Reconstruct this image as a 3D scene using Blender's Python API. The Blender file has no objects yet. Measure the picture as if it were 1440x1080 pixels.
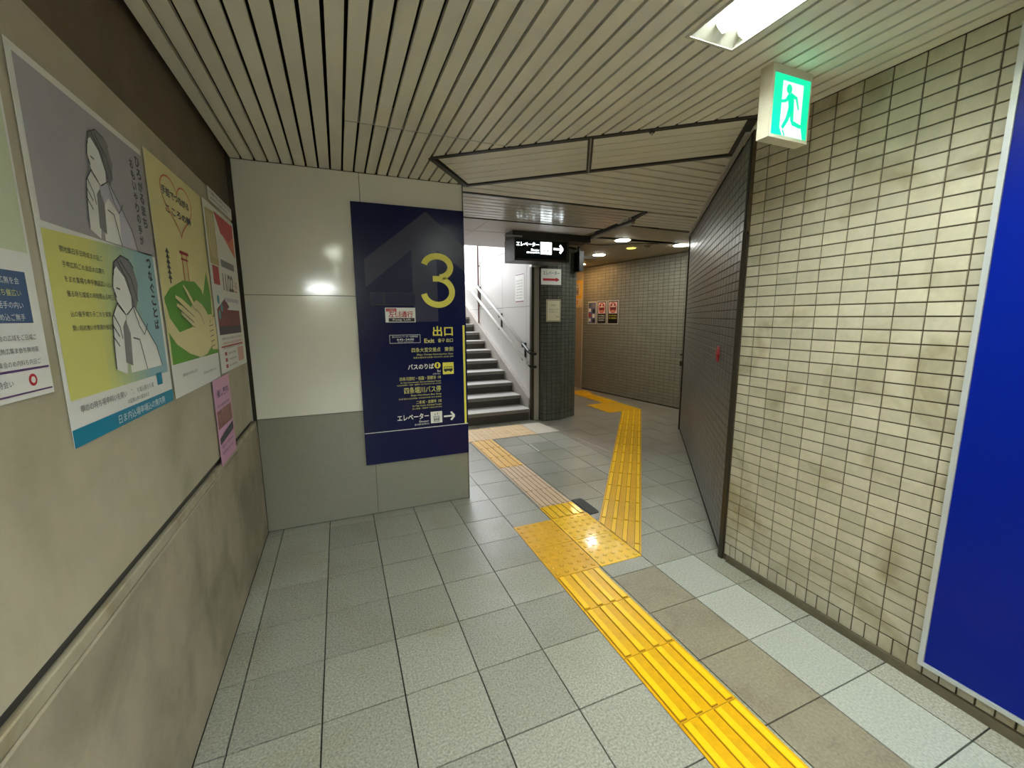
import bpy, bmesh, math, random
from mathutils import Vector, Matrix
random.seed(7)
SC = bpy.context.scene
COL = SC.collection

# ------------------------------------------------------------------ camera, world, exposure
cam_d = bpy.data.cameras.new('camera'); cam_d.sensor_width = 36.0; cam_d.lens = 36.0 * 589.85 / 1440
cam_d.clip_start = 0.02; cam_d.clip_end = 100
cam = bpy.data.objects.new('camera', cam_d); COL.objects.link(cam)
_R = Vector((0.92543468, -0.3788602, -0.00596588)); _U = Vector((0.06501349, 0.14325641, 0.9875479)); _F = Vector((0.37328795, 0.91429894, -0.15720547))
cam.matrix_world = Matrix(((_R.x, _U.x, -_F.x, 0), (_R.y, _U.y, -_F.y, 0), (_R.z, _U.z, -_F.z, 1.40), (0, 0, 0, 1)))
SC.camera = cam
world = bpy.data.worlds.new('world'); SC.world = world; world.use_nodes = True
world.node_tree.nodes['Background'].inputs[0].default_value = (0.90, 0.93, 1.0, 1)
world.node_tree.nodes['Background'].inputs[1].default_value = 1.2
SC.view_settings.view_transform = 'Standard'; SC.view_settings.look = 'None'
SC.view_settings.gamma = 1.0; SC.view_settings.use_curve_mapping = False
SC.view_settings.exposure = 2.14
try:
    SC.cycles.use_denoising = True
    SC.cycles.max_bounces = 10; SC.cycles.diffuse_bounces = 6; SC.cycles.glossy_bounces = 4
    SC.cycles.sample_clamp_indirect = 6.0
except Exception:
    pass
L_TROFFER = 20.0      # emission strength of the fluorescent diffusers
L_DOWN = 25.0         # downlight lenses
L_STAIR = 46.0       # daylight at the head of the stairs (W)

def area(name, loc, rot, sx, sy, power, color=(1, 1, 1)):
    d = bpy.data.lights.new(name, 'AREA'); d.shape = 'RECTANGLE'; d.size = sx; d.size_y = sy
    d.energy = power; d.color = color
    o = bpy.data.objects.new(name, d); COL.objects.link(o); o.location = loc; o.rotation_euler = rot
    return o
# daylight falling down the open stairwell
area('stairwell_daylight', (1.62, 9.2, 4.7), (math.radians(-35), 0, 0), 1.4, 2.2, L_STAIR, (0.93, 0.96, 1.0))

CZ = 2.32   # ceiling height
CT = CZ+0.09   # underside of the slab above the slats

# ------------------------------------------------------------------ materials
def lin(c):
    return tuple(((x / 255) / 12.92 if x / 255 <= 0.04045 else ((x / 255 + 0.055) / 1.055) ** 2.4) for x in c) + (1,)
_M = {}
def mat(name, rgb, rough=0.5, metal=0.0, emit=None, strength=0.0, noise=None, piece=0.0, bump=None, spec=0.5, stain=None, coat=0.0, rgb2=None):
    """noise=(scale, amount, detail) multiplies the colour; piece = random tone per piece; bump=(scale, strength);
    stain=(scale, rgb, low, high) large soft patches of another colour; rgb2 = noise mixes to this colour"""
    if name in _M: return _M[name]
    m = bpy.data.materials.new(name); m.use_nodes = True; _M[name] = m
    nt = m.node_tree; N = nt.nodes; Lk = nt.links; b = N['Principled BSDF']
    b.inputs['Base Color'].default_value = lin(rgb); b.inputs['Roughness'].default_value = rough
    b.inputs['Metallic'].default_value = metal; b.inputs['Specular IOR Level'].default_value = spec
    if coat: b.inputs['Coat Weight'].default_value = coat; b.inputs['Coat Roughness'].default_value = 0.08
    if emit is not None:
        b.inputs['Emission Color'].default_value = lin(emit); b.inputs['Emission Strength'].default_value = strength
    geo = None
    def pos():
        nonlocal geo
        if geo is None: geo = N.new('ShaderNodeNewGeometry')
        return geo
    cur = None
    def mix(kind, fac, a, bb):
        n = N.new('ShaderNodeMix'); n.data_type = 'RGBA'; n.blend_type = kind
        if isinstance(fac, float): n.inputs[0].default_value = fac
        else: Lk.new(fac, n.inputs[0])
        for i, v in ((6, a), (7, bb)):
            if isinstance(v, tuple): n.inputs[i].default_value = v
            else: Lk.new(v, n.inputs[i])
        return n.outputs[2]
    cur = lin(rgb)
    if stain:
        t = N.new('ShaderNodeTexNoise'); t.inputs['Scale'].default_value = stain[0]; t.inputs['Detail'].default_value = 4
        t.inputs['Distortion'].default_value = 0.6
        Lk.new(pos().outputs['Position'], t.inputs['Vector'])
        r = N.new('ShaderNodeMapRange'); r.inputs[1].default_value = stain[2]; r.inputs[2].default_value = stain[3]
        Lk.new(t.outputs['Fac'], r.inputs[0])
        cur = mix('MIX', r.outputs[0], cur, lin(stain[1]))
    if noise:
        t = N.new('ShaderNodeTexNoise'); t.inputs['Scale'].default_value = noise[0]; t.inputs['Detail'].default_value = noise[2]
        Lk.new(pos().outputs['Position'], t.inputs['Vector'])
        r = N.new('ShaderNodeMapRange'); r.inputs[1].default_value = 0.3; r.inputs[2].default_value = 0.7
        r.inputs[3].default_value = 1 - noise[1]; r.inputs[4].default_value = 1 + noise[1]
        Lk.new(t.outputs['Fac'], r.inputs[0])
        cb = N.new('ShaderNodeCombineColor')
        for i in range(3): Lk.new(r.outputs[0], cb.inputs[i])
        cur = mix('MULTIPLY', 1.0, cur, cb.outputs[0])
    if piece:
        oi = N.new('ShaderNodeObjectInfo')
        ad = N.new('ShaderNodeMath'); ad.operation = 'ADD'; Lk.new(oi.outputs['Random'], ad.inputs[0]); Lk.new(pos().outputs['Random Per Island'], ad.inputs[1])
        fr = N.new('ShaderNodeMath'); fr.operation = 'FRACT'; Lk.new(ad.outputs[0], fr.inputs[0])
        r = N.new('ShaderNodeMapRange'); r.inputs[3].default_value = 1 - piece; r.inputs[4].default_value = 1 + piece
        Lk.new(fr.outputs[0], r.inputs[0])
        cb = N.new('ShaderNodeCombineColor')
        for i in range(3): Lk.new(r.outputs[0], cb.inputs[i])
        cur = mix('MULTIPLY', 1.0, cur, cb.outputs[0])
    if not isinstance(cur, tuple): Lk.new(cur, b.inputs['Base Color'])
    if bump:
        t = N.new('ShaderNodeTexNoise'); t.inputs['Scale'].default_value = bump[0]; t.inputs['Detail'].default_value = 3
        Lk.new(pos().outputs['Position'], t.inputs['Vector'])
        bp = N.new('ShaderNodeBump'); bp.inputs['Strength'].default_value = bump[1]; bp.inputs['Distance'].default_value = 0.01
        Lk.new(t.outputs['Fac'], bp.inputs['Height']); Lk.new(bp.outputs[0], b.inputs['Normal'])
    return m

M_SLAT = mat('slat_paint', (230, 227, 212), 0.45, noise=(2.5, 0.06, 4), piece=0.035, bump=(60, 0.05))
M_SLATG = mat('slat_paint_glossy', (190, 184, 172), 0.16, noise=(3, 0.06, 3), piece=0.05)
M_VOID = mat('joint_dark', (30, 29, 25), 0.9)
M_RAILDK = mat('ceiling_rail_dark', (62, 60, 56), 0.5, metal=0.3)
M_RAILLT = mat('ceiling_rail_light', (178, 176, 168), 0.4, metal=0.2)
M_CEILBD = mat('ceiling_board', (176, 166, 142), 0.6, noise=(2, 0.05, 3))
M_CEILWH = mat('ceiling_board_white', (196, 190, 186), 0.45, noise=(1.6, 0.08, 3))
M_TILE = mat('wall_tile_beige', (184, 178, 156), 0.38, noise=(34, 0.06, 4), piece=0.11, stain=(4.2, (146, 137, 108), 0.50, 0.72), bump=(45, 0.10))
M_GROUT = mat('grout_dark', (88, 78, 58), 0.9, noise=(20, 0.2, 3))
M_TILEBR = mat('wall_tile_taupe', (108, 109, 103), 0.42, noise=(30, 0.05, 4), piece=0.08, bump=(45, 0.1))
M_TILEFAR = mat('wall_tile_olive', (138, 134, 118), 0.45, noise=(30, 0.05, 4), piece=0.07, bump=(45, 0.1))
M_TILEDK = mat('pillar_tile_dark', (84, 86, 77), 0.35, noise=(30, 0.08, 4), piece=0.14, bump=(45, 0.1))
M_GROUTDK = mat('pillar_grout', (34, 32, 28), 0.9)
M_FLOOR = mat('floor_slab_grey', (153, 152, 140), 0.25, noise=(130, 0.30, 5), piece=0.10, stain=(1.6, (138, 134, 116), 0.5, 0.8), bump=(110, 0.22))
M_FLOORLT = mat('floor_slab_pale', (168, 171, 160), 0.42, noise=(120, 0.2, 5), piece=0.03, bump=(110, 0.25))
M_FLOORBR = mat('floor_slab_brown', (142, 134, 114), 0.42, noise=(100, 0.2, 5), piece=0.05, stain=(6, (128, 118, 100), 0.5, 0.7), bump=(90, 0.22))
M_FLOORDK = mat('floor_slab_dimmed', (140, 134, 122), 0.36, noise=(60, 0.07, 5), piece=0.03, stain=(2.2, (128, 121, 108), 0.45, 0.7), bump=(90, 0.1))  # lift hall slabs: the dimmer light there put into a darker colour
M_JOINT = mat('floor_joint', (34, 32, 27), 0.9)
M_PLASTER = mat('left_board', (180, 172, 148), 0.55, noise=(7, 0.05, 6), stain=(2.1, (158, 151, 124), 0.45, 0.7), bump=(35, 0.25))
M_PLASTER2 = mat('left_wainscot', (166, 156, 134), 0.55, noise=(9, 0.08, 6), stain=(3.2, (136, 128, 108), 0.45, 0.7), bump=(22, 0.35))
M_PLASTER3 = mat('left_upper', (112, 98, 78), 0.7, noise=(6, 0.10, 6), stain=(1.5, (92, 82, 64), 0.4, 0.7), bump=(40, 0.25))
M_LEDGE = mat('left_ledge', (170, 162, 138), 0.5, noise=(12, 0.08, 4), stain=(9, (150, 138, 110), 0.5, 0.7))
M_GROOVE = mat('left_groove', (58, 56, 52), 0.6)
M_ENAMEL = mat('enamel_panel_pale', (222, 219, 206), 0.10, noise=(1.5, 0.03, 3), spec=0.6)
M_ENAMELG = mat('enamel_panel_grey', (136, 134, 120), 0.22, noise=(50, 0.03, 3), spec=0.5)
M_CORNER = mat('steel_dark', (84, 78, 66), 0.35, metal=0.7)
M_STEEL = mat('steel_brushed', (190, 188, 182), 0.3, metal=0.8)
M_ALU = mat('aluminium_frame', (196, 200, 200), 0.35, metal=0.35)
M_NAVY = mat('navy_board', (3, 12, 64), 0.2, spec=0.25)
M_NAVYS = mat('navy_patch', (9, 17, 62), 0.3, spec=0.25)
M_ARROWG = mat('board_arrow_grey', (58, 59, 82), 0.25, spec=0.25)
M_YEL = mat('print_yellow', (232, 222, 84), 0.4)
M_PYEL = mat('print_pale_yellow', (226, 220, 130), 0.5)
M_WHITE = mat('print_white', (236, 236, 230), 0.45)
M_PAPER = mat('paper_white', (228, 228, 222), 0.5, bump=(4, 0.15))
M_BLACK = mat('print_black', (18, 18, 20), 0.4)
M_RED = mat('print_red', (186, 30, 44), 0.45)
M_DGREY = mat('print_grey', (84, 84, 86), 0.5)
M_BLUE = mat('billboard_blue', (0, 25, 132), 0.32, spec=0.2)
M_TACT = mat('tactile_yellow', (224, 168, 4), 0.30, noise=(40, 0.07, 4), piece=0.03, stain=(7, (212, 156, 8), 0.55, 0.8), bump=(70, 0.12))
M_TACTBAR = mat('tactile_yellow_bar', (250, 200, 22), 0.28, noise=(60, 0.05, 4), bump=(70, 0.1))
M_TACTG = mat('tactile_yellow_glossy', (246, 196, 24), 0.15, noise=(30, 0.05, 4), bump=(38, 0.45), coat=0.4)
M_TACTO = mat('tactile_yellow_worn', (220, 172, 72), 0.42, noise=(40, 0.10, 4), piece=0.05)
M_TACTP = mat('tactile_beige', (206, 178, 146), 0.45, noise=(50, 0.08, 4), piece=0.03)
M_TACTS = mat('tactile_beige_dirty', (200, 172, 128), 0.5, noise=(12, 0.10, 4), stain=(5, (196, 146, 84), 0.5, 0.75))
M_CREASE = mat('tactile_groove', (120, 84, 8), 0.6)
M_CREASEP = mat('tactile_beige_groove', (160, 130, 102), 0.7)
M_RUBBER = mat('rubber_black', (44, 46, 44), 0.6)
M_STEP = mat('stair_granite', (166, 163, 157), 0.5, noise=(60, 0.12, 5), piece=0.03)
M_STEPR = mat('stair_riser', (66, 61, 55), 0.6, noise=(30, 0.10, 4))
M_NOSE = mat('stair_nosing', (112, 108, 100), 0.5, noise=(40, 0.08, 4))
M_STWALL = mat('stair_wall_panel', (204, 202, 198), 0.3, noise=(2, 0.03, 3), piece=0.02)
M_DADO = mat('stair_dado', (168, 162, 154), 0.45, noise=(30, 0.05, 3))
M_HANDR = mat('handrail_white', (240, 240, 238), 0.25)
M_BRK = mat('bracket_dark', (46, 44, 42), 0.4, metal=0.6)
M_HOUS = mat('sign_housing_dark', (58, 58, 54), 0.4, metal=0.3)
M_LITW = mat('sign_lit_white', (240, 244, 244), 0.5, emit=(235, 245, 248), strength=1.1)
M_SIGNBK = mat('sign_face_dark', (8, 22, 26), 0.15)
M_EXG = mat('exit_green_lit', (0, 190, 130), 0.4, emit=(0, 226, 160), strength=0.26)
M_EXW = mat('exit_white_lit', (230, 245, 245), 0.4, emit=(222, 246, 246), strength=0.24)
M_EXB = mat('exit_housing', (206, 200, 178), 0.4)
M_TUBE = mat('fluorescent_diffuser', (250, 250, 245), 0.5, emit=(246, 255, 252), strength=L_TROFFER)
M_TUBE2 = mat('fluorescent_tube_cover', (250, 250, 245), 0.5, emit=(246, 255, 252), strength=L_TROFFER*1.5)
M_BLADE = mat('louver_blade', (196, 196, 184), 0.35)
M_DOWN = mat('downlight_lens', (250, 250, 245), 0.5, emit=(250, 254, 246), strength=L_DOWN)
M_DOWNW = mat('downlight_lens_warm', (250, 240, 215), 0.5, emit=(255, 200, 130), strength=L_DOWN * 0.9)
M_DOWNY = mat('downlight_lens_yellow', (250, 240, 150), 0.5, emit=(240, 214, 90), strength=0.6)
M_RIM = mat('downlight_rim', (206, 200, 184), 0.4)

# ------------------------------------------------------------------ object helpers
def obj(name, verts, faces, m, parent=None, mi=None, smooth=False):
    me = bpy.data.meshes.new(name); me.from_pydata([tuple(v) for v in verts], [], faces)
    for k in (m if isinstance(m, list) else [m]): me.materials.append(k)
    if mi: me.polygons.foreach_set('material_index', mi)
    if smooth: me.polygons.foreach_set('use_smooth', [True] * len(me.polygons))
    me.update()
    o = bpy.data.objects.new(name, me); COL.objects.link(o)
    if parent: o.parent = parent
    return o
def tag(o, label=None, cat=None, group=None, kind=None):
    if label: o['label'] = label
    if cat: o['category'] = cat
    if group: o['group'] = group
    if kind: o['kind'] = kind
    return o
def struct(name, verts, faces, m): return tag(obj(name, verts, faces, m), kind='structure')
def empty(name, loc, label, cat, group=None, kind=None):
    o = bpy.data.objects.new(name, None); o.empty_display_size = 0.1; COL.objects.link(o); o.location = loc
    tag(o, label, cat, group, kind); o['_o'] = list(loc); return o
class MB:
    def __init__(s): s.v = []; s.f = []; s.m = []
    def add(s, vs, fs, mi=0):
        k = len(s.v); s.v += [tuple(x) for x in vs]; s.f += [tuple(i + k for i in f) for f in fs]; s.m += [mi] * len(fs); return s
    def box(s, a, b, mi=0):
        x0, y0, z0 = a; x1, y1, z1 = b
        return s.add([(x0,y0,z0),(x1,y0,z0),(x1,y1,z0),(x0,y1,z0),(x0,y0,z1),(x1,y0,z1),(x1,y1,z1),(x0,y1,z1)],
                     [(0,3,2,1),(4,5,6,7),(0,1,5,4),(1,2,6,5),(2,3,7,6),(3,0,4,7)], mi)
    def prism(s, poly, z0, z1, mi=0, inset=0.0):
        """vertical prism over a plan polygon"""
        n = len(poly); A = sum(poly[i][0]*poly[(i+1)%n][1]-poly[(i+1)%n][0]*poly[i][1] for i in range(n))
        if A < 0: poly = poly[::-1]
        vs = [(p[0], p[1], z0) for p in poly] + [(p[0], p[1], z1) for p in poly]
        fs = [tuple(range(n))[::-1], tuple(range(n, 2*n))] + [(i, (i+1) % n, n+(i+1) % n, n+i) for i in range(n)]
        return s.add(vs, fs, mi)
    def bevbox(s, o, u, v, n, w, h, d, c, mi=0):
        """slab on a plane: o = lower-left corner, u,v unit axes, n outward; chamfer c on the front edges"""
        P = lambda a, b, e: o + u*a + v*b + n*e
        vs = [P(0,0,0),P(w,0,0),P(w,h,0),P(0,h,0), P(0,0,d-c),P(w,0,d-c),P(w,h,d-c),P(0,h,d-c), P(c,c,d),P(w-c,c,d),P(w-c,h-c,d),P(c,h-c,d)]
        fs = [(0,1,5,4),(1,2,6,5),(2,3,7,6),(3,0,4,7),(4,5,9,8),(5,6,10,9),(6,7,11,10),(7,4,8,11),(8,9,10,11)]
        if u.cross(v).dot(n) < 0: fs = [f[::-1] for f in fs]
        return s.add(vs, fs, mi)
    def tube(s, pts, r, seg=8, mi=0, caps=True):
        rings = []
        for i, p in enumerate(pts):
            p = Vector(p); a = Vector(pts[max(i-1, 0)]); b = Vector(pts[min(i+1, len(pts)-1)])
            t = (b - a).normalized(); ref = Vector((0, 0, 1)) if abs(t.z) < 0.9 else Vector((1, 0, 0))
            x = t.cross(ref).normalized(); y = x.cross(t).normalized()
            rings.append([p + (x*math.cos(q) + y*math.sin(q))*r for q in [2*math.pi*k/seg for k in range(seg)]])
        vs = [q for rg in rings for q in rg]; fs = []
        for i in range(len(rings)-1):
            for k in range(seg):
                a = i*seg+k; b = i*seg+(k+1) % seg; fs.append((a, b, b+seg, a+seg))
        if caps: fs += [tuple(range(seg))[::-1], tuple(range(len(vs)-seg, len(vs)))]
        return s.add(vs, fs, mi)
    def disc(s, c, r, z0, z1, seg=24, mi=0, r2=None):
        r2 = r if r2 is None else r2
        vs = [(c[0]+r*math.cos(2*math.pi*k/seg), c[1]+r*math.sin(2*math.pi*k/seg), z0) for k in range(seg)]
        vs += [(c[0]+r2*math.cos(2*math.pi*k/seg), c[1]+r2*math.sin(2*math.pi*k/seg), z1) for k in range(seg)]
        fs = [tuple(range(seg))[::-1], tuple(range(seg, 2*seg))] + [(i, (i+1) % seg, seg+(i+1) % seg, seg+i) for i in range(seg)]
        return s.add(vs, fs, mi)
    def build(s, name, m, parent=None, smooth=False, local=None):
        vs = s.v
        off = local if local is not None else (parent.get('_o') if parent is not None and parent.get('_o') is not None else None)
        if off is not None: vs = [(x-off[0], y-off[1], z-off[2]) for x, y, z in vs]
        o = obj(name, vs, s.f, m, parent, s.m if isinstance(m, list) else None, smooth); return o

def clip(poly, pts):
    """clip polygon by convex polygon pts (counter-clockwise)"""
    n = len(pts); A = sum(pts[i][0]*pts[(i+1)%n][1]-pts[(i+1)%n][0]*pts[i][1] for i in range(n))
    if A < 0: pts = pts[::-1]
    for i in range(n):
        a, b = pts[i], pts[(i+1) % n]; out = []
        side = lambda p: (b[0]-a[0])*(p[1]-a[1])-(b[1]-a[1])*(p[0]-a[0])
        for j in range(len(poly)):
            p, q = poly[j], poly[(j+1) % len(poly)]; sp, sq = side(p), side(q)
            if sp >= 0: out.append(p)
            if (sp > 1e-12 and sq < -1e-12) or (sp < -1e-12 and sq > 1e-12):
                t = sp/(sp-sq); out.append((p[0]+(q[0]-p[0])*t, p[1]+(q[1]-p[1])*t))
        poly = out
        if len(poly) < 3: return []
    A = abs(sum(poly[i][0]*poly[(i+1)%len(poly)][1]-poly[(i+1)%len(poly)][0]*poly[i][1] for i in range(len(poly))))/2
    return poly if A > 2e-5 else []

# ------------------------------------------------------------------ flat print helper
_T = {}
def text_mesh(body, bold):
    k = (body, bold)
    if k in _T: return _T[k]
    c = bpy.data.curves.new('lettering_source', 'FONT'); c.body = body; c.size = 1.0; c.offset = bold; c.resolution_u = 2
    o = bpy.data.objects.new('lettering_source', c); COL.objects.link(o)
    me = o.to_mesh(); vs = [v.co.copy() for v in me.vertices]; fs = [tuple(p.vertices) for p in me.polygons]
    o.to_mesh_clear(); bpy.data.objects.remove(o); bpy.data.curves.remove(c)
    _T[k] = (vs, fs); return _T[k]
class Print:
    """flat ink on a plane: u to the viewer's right, v up, n towards the viewer"""
    def __init__(s, o, u, n, v=(0, 0, 1)):
        s.o = Vector(o); s.u = Vector(u).normalized(); s.n = Vector(n).normalized(); s.vv = Vector(v).normalized(); s.b = MB(); s.mats = []
    def P(s, a, b, e=0): return s.o + s.u*a + s.vv*b + s.n*e
    def mi(s, m):
        if m not in s.mats: s.mats.append(m)
        return s.mats.index(m)
    def poly(s, pts, m, lay=1):
        s.b.add([s.P(a, b, 0.0004*lay) for a, b in pts], [tuple(range(len(pts)))], s.mi(m)); return s
    def rect(s, a0, b0, a1, b1, m, lay=1): return s.poly([(a0,b0),(a1,b0),(a1,b1),(a0,b1)], m, lay)
    def frame(s, a0, b0, a1, b1, w, m, lay=1):
        s.rect(a0,b0,a1,b0+w,m,lay); s.rect(a0,b1-w,a1,b1,m,lay); s.rect(a0,b0,a0+w,b1,m,lay); return s.rect(a1-w,b0,a1,b1,m,lay)
    def circ(s, a, b, ra, m, lay=1, rb=None, seg=20, t0=0, t1=2*math.pi):
        rb = rb or ra; return s.poly([(a+ra*math.cos(t0+(t1-t0)*k/seg), b+rb*math.sin(t0+(t1-t0)*k/seg)) for k in range(seg)], m, lay)
    def stroke(s, pts, w, m, lay=1):
        n = len(pts); L = []; Rr = []
        for i in range(n):
            a = Vector(pts[max(i-1, 0)]); b = Vector(pts[min(i+1, n-1)]); t = (b-a); t = t/t.length if t.length > 1e-9 else Vector((1, 0))
            nn = Vector((-t.y, t.x)); ww = w[i] if isinstance(w, (list, tuple)) else w
            L.append(Vector(pts[i])+nn*ww/2); Rr.append(Vector(pts[i])-nn*ww/2)
        vs = [s.P(p.x, p.y, 0.0004*lay) for p in L] + [s.P(p.x, p.y, 0.0004*lay) for p in Rr]
        s.b.add(vs, [(i, n+i, n+i+1, i+1) for i in range(n-1)], s.mi(m)); return s
    def text(s, body, a0, b0, a1, b1, m, lay=1, bold=0.0):
        vs, fs = text_mesh(body, bold)
        if not vs: return s
        x0 = min(v.x for v in vs); x1 = max(v.x for v in vs); y0 = min(v.y for v in vs); y1 = max(v.y for v in vs)
        sx = (a1-a0)/(x1-x0); sy = (b1-b0)/(y1-y0)
        s.b.add([s.P(a0+(v.x-x0)*sx, b0+(v.y-y0)*sy, 0.0004*lay) for v in vs], fs, s.mi(m)); return s
    def build(s, name, parent=None, label=None):
        if not s.b.f: return None
        o = s.b.build(name, s.mats, parent); 
        if label: o['label'] = label
        s.b = MB(); s.mats = []
        return o
    def sheet(s, a0, b0, a1, b1, t, m, name, parent):
        """thin sheet whose FRONT lies at the plane"""
        b = MB(); v = [s.P(x, y, e) for e in (-t, 0) for x, y in ((a0,b0),(a1,b0),(a1,b1),(a0,b1))]
        b.add(v, [(0,3,2,1),(4,5,6,7),(0,1,5,4),(1,2,6,5),(2,3,7,6),(3,0,4,7)])
        return b.build(name, m, parent)
def arc(cx, cy, r, a0, a1, n=14, ry=None):
    ry = ry or r
    return [(cx+r*math.cos(math.radians(a0+(a1-a0)*k/n)), cy+ry*math.sin(math.radians(a0+(a1-a0)*k/n))) for k in range(n+1)]

# ================================================================== STRUCTURE
# ---- floor: dark bed + slabs
X0, PX = -0.43, 0.2862
Y0, PY = 1.425, 0.30
OB_A = Vector((1.985, 1.65)); OB_D = Vector((0.6347, 0.7728)).normalized(); OB_N = Vector((-OB_D.y, OB_D.x))   # oblique wall, facing left
FW_A = Vector((4.755, 4.50)); FW_B = Vector((4.36, 7.05)); FW_D = (FW_B-FW_A).normalized(); FW_N = Vector((-FW_D.y, FW_D.x))
floor = struct('floor', [(-6,-9,-0.012),(6,-9,-0.012),(6,13,-0.012),(-6,13,-0.012),(-6,-9,-0.1),(6,-9,-0.1),(6,13,-0.1),(-6,13,-0.1)],
               [(0,1,2,3),(7,6,5,4),(0,4,5,1),(1,5,6,2),(2,6,7,3),(3,7,4,0)], M_JOINT)
hall = [(-0.52,-6),(1.985,-6),(1.985,1.65),(4.30,4.47),(4.75,4.5),(4.36,7.05),(4.30,9),(3.0,9),(3.0,5.2),(-0.52,3.015)]
def inhall(cx, cy):
    if cx < -0.52 or cy < -6 or cy > 9: return False
    if cy < 1.65 and cx > 1.985: return False
    if cy > 3.015 and cx < 0.864: return False
    if cy > 5.2 and cx < 2.9: return False
    if cy > 9: return False
    p = Vector((cx, cy)) - OB_A
    if cy >= 1.65 and p.dot(OB_N) < -0.0 and (Vector((cx, cy))-OB_A).dot(OB_D) < 3.6: return False
    return cx < 4.8
xs = [-0.52, X0] + [X0 + PX*k for k in range(1, 8)] + [1.86] + [X0 + PX*k for k in range(9, 20)]
pieces = []
for i in range(len(xs)-1):
    for j in range(-25, 26):
        ya, yb = Y0+PY*j, Y0+PY*(j+1); xa, xb = xs[i], xs[i+1]
        corners = [(x, y) for x in (xa+.01, xb-.01) for y in (ya+.01, yb-.01)]
        if not any(inhall(*c) for c in corners): continue
        poly = [(xa, ya), (xb, ya), (xb, yb), (xa, yb)]
        if yb < 1.5: poly = clip(poly, [(-0.52,-9),(1.985,-9),(1.985,9),(-0.52,9)])
        if xb > 0.864 and xa < 0.864 and ya >= 3.0: poly = clip(poly, [(0.864,2),(9,2),(9,9),(0.864,9)])
        if len(poly) < 3: continue
        pieces.append((poly, (xa+xb)/2, (ya+yb)/2))
def slab_mb(poly, g, z=0.0):
    cx = sum(p[0] for p in poly)/len(poly); cy = sum(p[1] for p in poly)/len(poly)
    out = []
    for x, y in poly:
        dx, dy = x-cx, y-cy
        out.append((x - math.copysign(min(g, abs(dx)), dx), y - math.copysign(min(g, abs(dy)), dy)))
    return out
def fmat(cx, cy):
    if cx > 1.573 and cx < 2.0 and cy < 1.75: return M_FLOORLT
    if 1.28 < cx < 1.573 and cy < 1.85: return M_FLOORBR
    if cx > 2.48 and cy > 3.1: return M_FLOORDK
    return M_FLOOR
pieces.sort(key=lambda p: (p[1]-0.6)**2 + (p[2]-1.0)**2 + (60 if p[2] < 0.3 else 0))
rest = {}
cnt = 0
for poly, cx, cy in pieces:
    m = fmat(cx, cy); g = 0.0026 if m is not M_FLOORDK else 0.0009
    q = slab_mb(poly, g)
    if cnt < 285 and cy > 0.2:
        b = MB(); dz = random.uniform(-0.0006, 0.0004); b.prism(q, -0.012, dz)
        b.build('floor_tile', m, floor); cnt += 1
    else:
        rest.setdefault(m.name, MB()).prism(q, -0.012, 0.0)
for k, b in rest.items(): tag(b.build('distant_floor_tiles', _M[k], floor), kind='stuff')

# ---- ceiling
ceiling = struct('ceiling', [(-6,-9,CT),(6,-9,CT),(6,5.42,CT),(-6,5.42,CT),(-6,-9,CZ+0.2),(6,-9,CZ+0.2),(6,5.42,CZ+0.2),(-6,5.42,CZ+0.2),
        (2.41,5.42,CT),(6,9.2,CT),(2.41,9.2,CT),(2.41,5.42,CZ+0.2),(6,9.2,CZ+0.2),(2.41,9.2,CZ+0.2)],
        [(3,2,1,0),(4,5,6,7),(0,1,5,4),(2,3,7,6),(3,0,4,7),(1,2,6,5), (10,9,2,8),(11,6,12,13),(2,9,12,6),(9,10,13,12),(10,8,11,13)], M_VOID)
def slat(poly, m=M_SLAT, g=0.0, z=CZ, name='slat', par=None):
    if len(poly) < 3: return
    b = MB(); b.prism(poly, z, z+0.018); b.build(name, m, par or ceiling)
S0, SP, SG = 0.0145, 0.0683, 0.0062
B_TL, B_BL, B_TR, B_BR = (0.561,2.603), (0.895,3.033), (1.985,1.440), (2.19,1.905)
A1 = [(-0.52,-9),(1.985,-9),(1.985,1.440),(0.561,2.603),(-0.52,2.603)]
A2 = [(-0.52,2.603),(0.561,2.603),(0.884,3.015),(-0.52,3.015)]
TROF = [(1.132, -0.03, 1.345, 1.226), (1.132, -2.9, 1.345, -1.65), (1.132, -5.6, 1.345, -4.35), (-0.10, -1.45, 0.10, -0.20), (-0.10, -4.2, 0.10, -2.95)]  # all but the first are unseen, added as fill light
k0 = math.floor((-0.52-S0)/SP)
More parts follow.
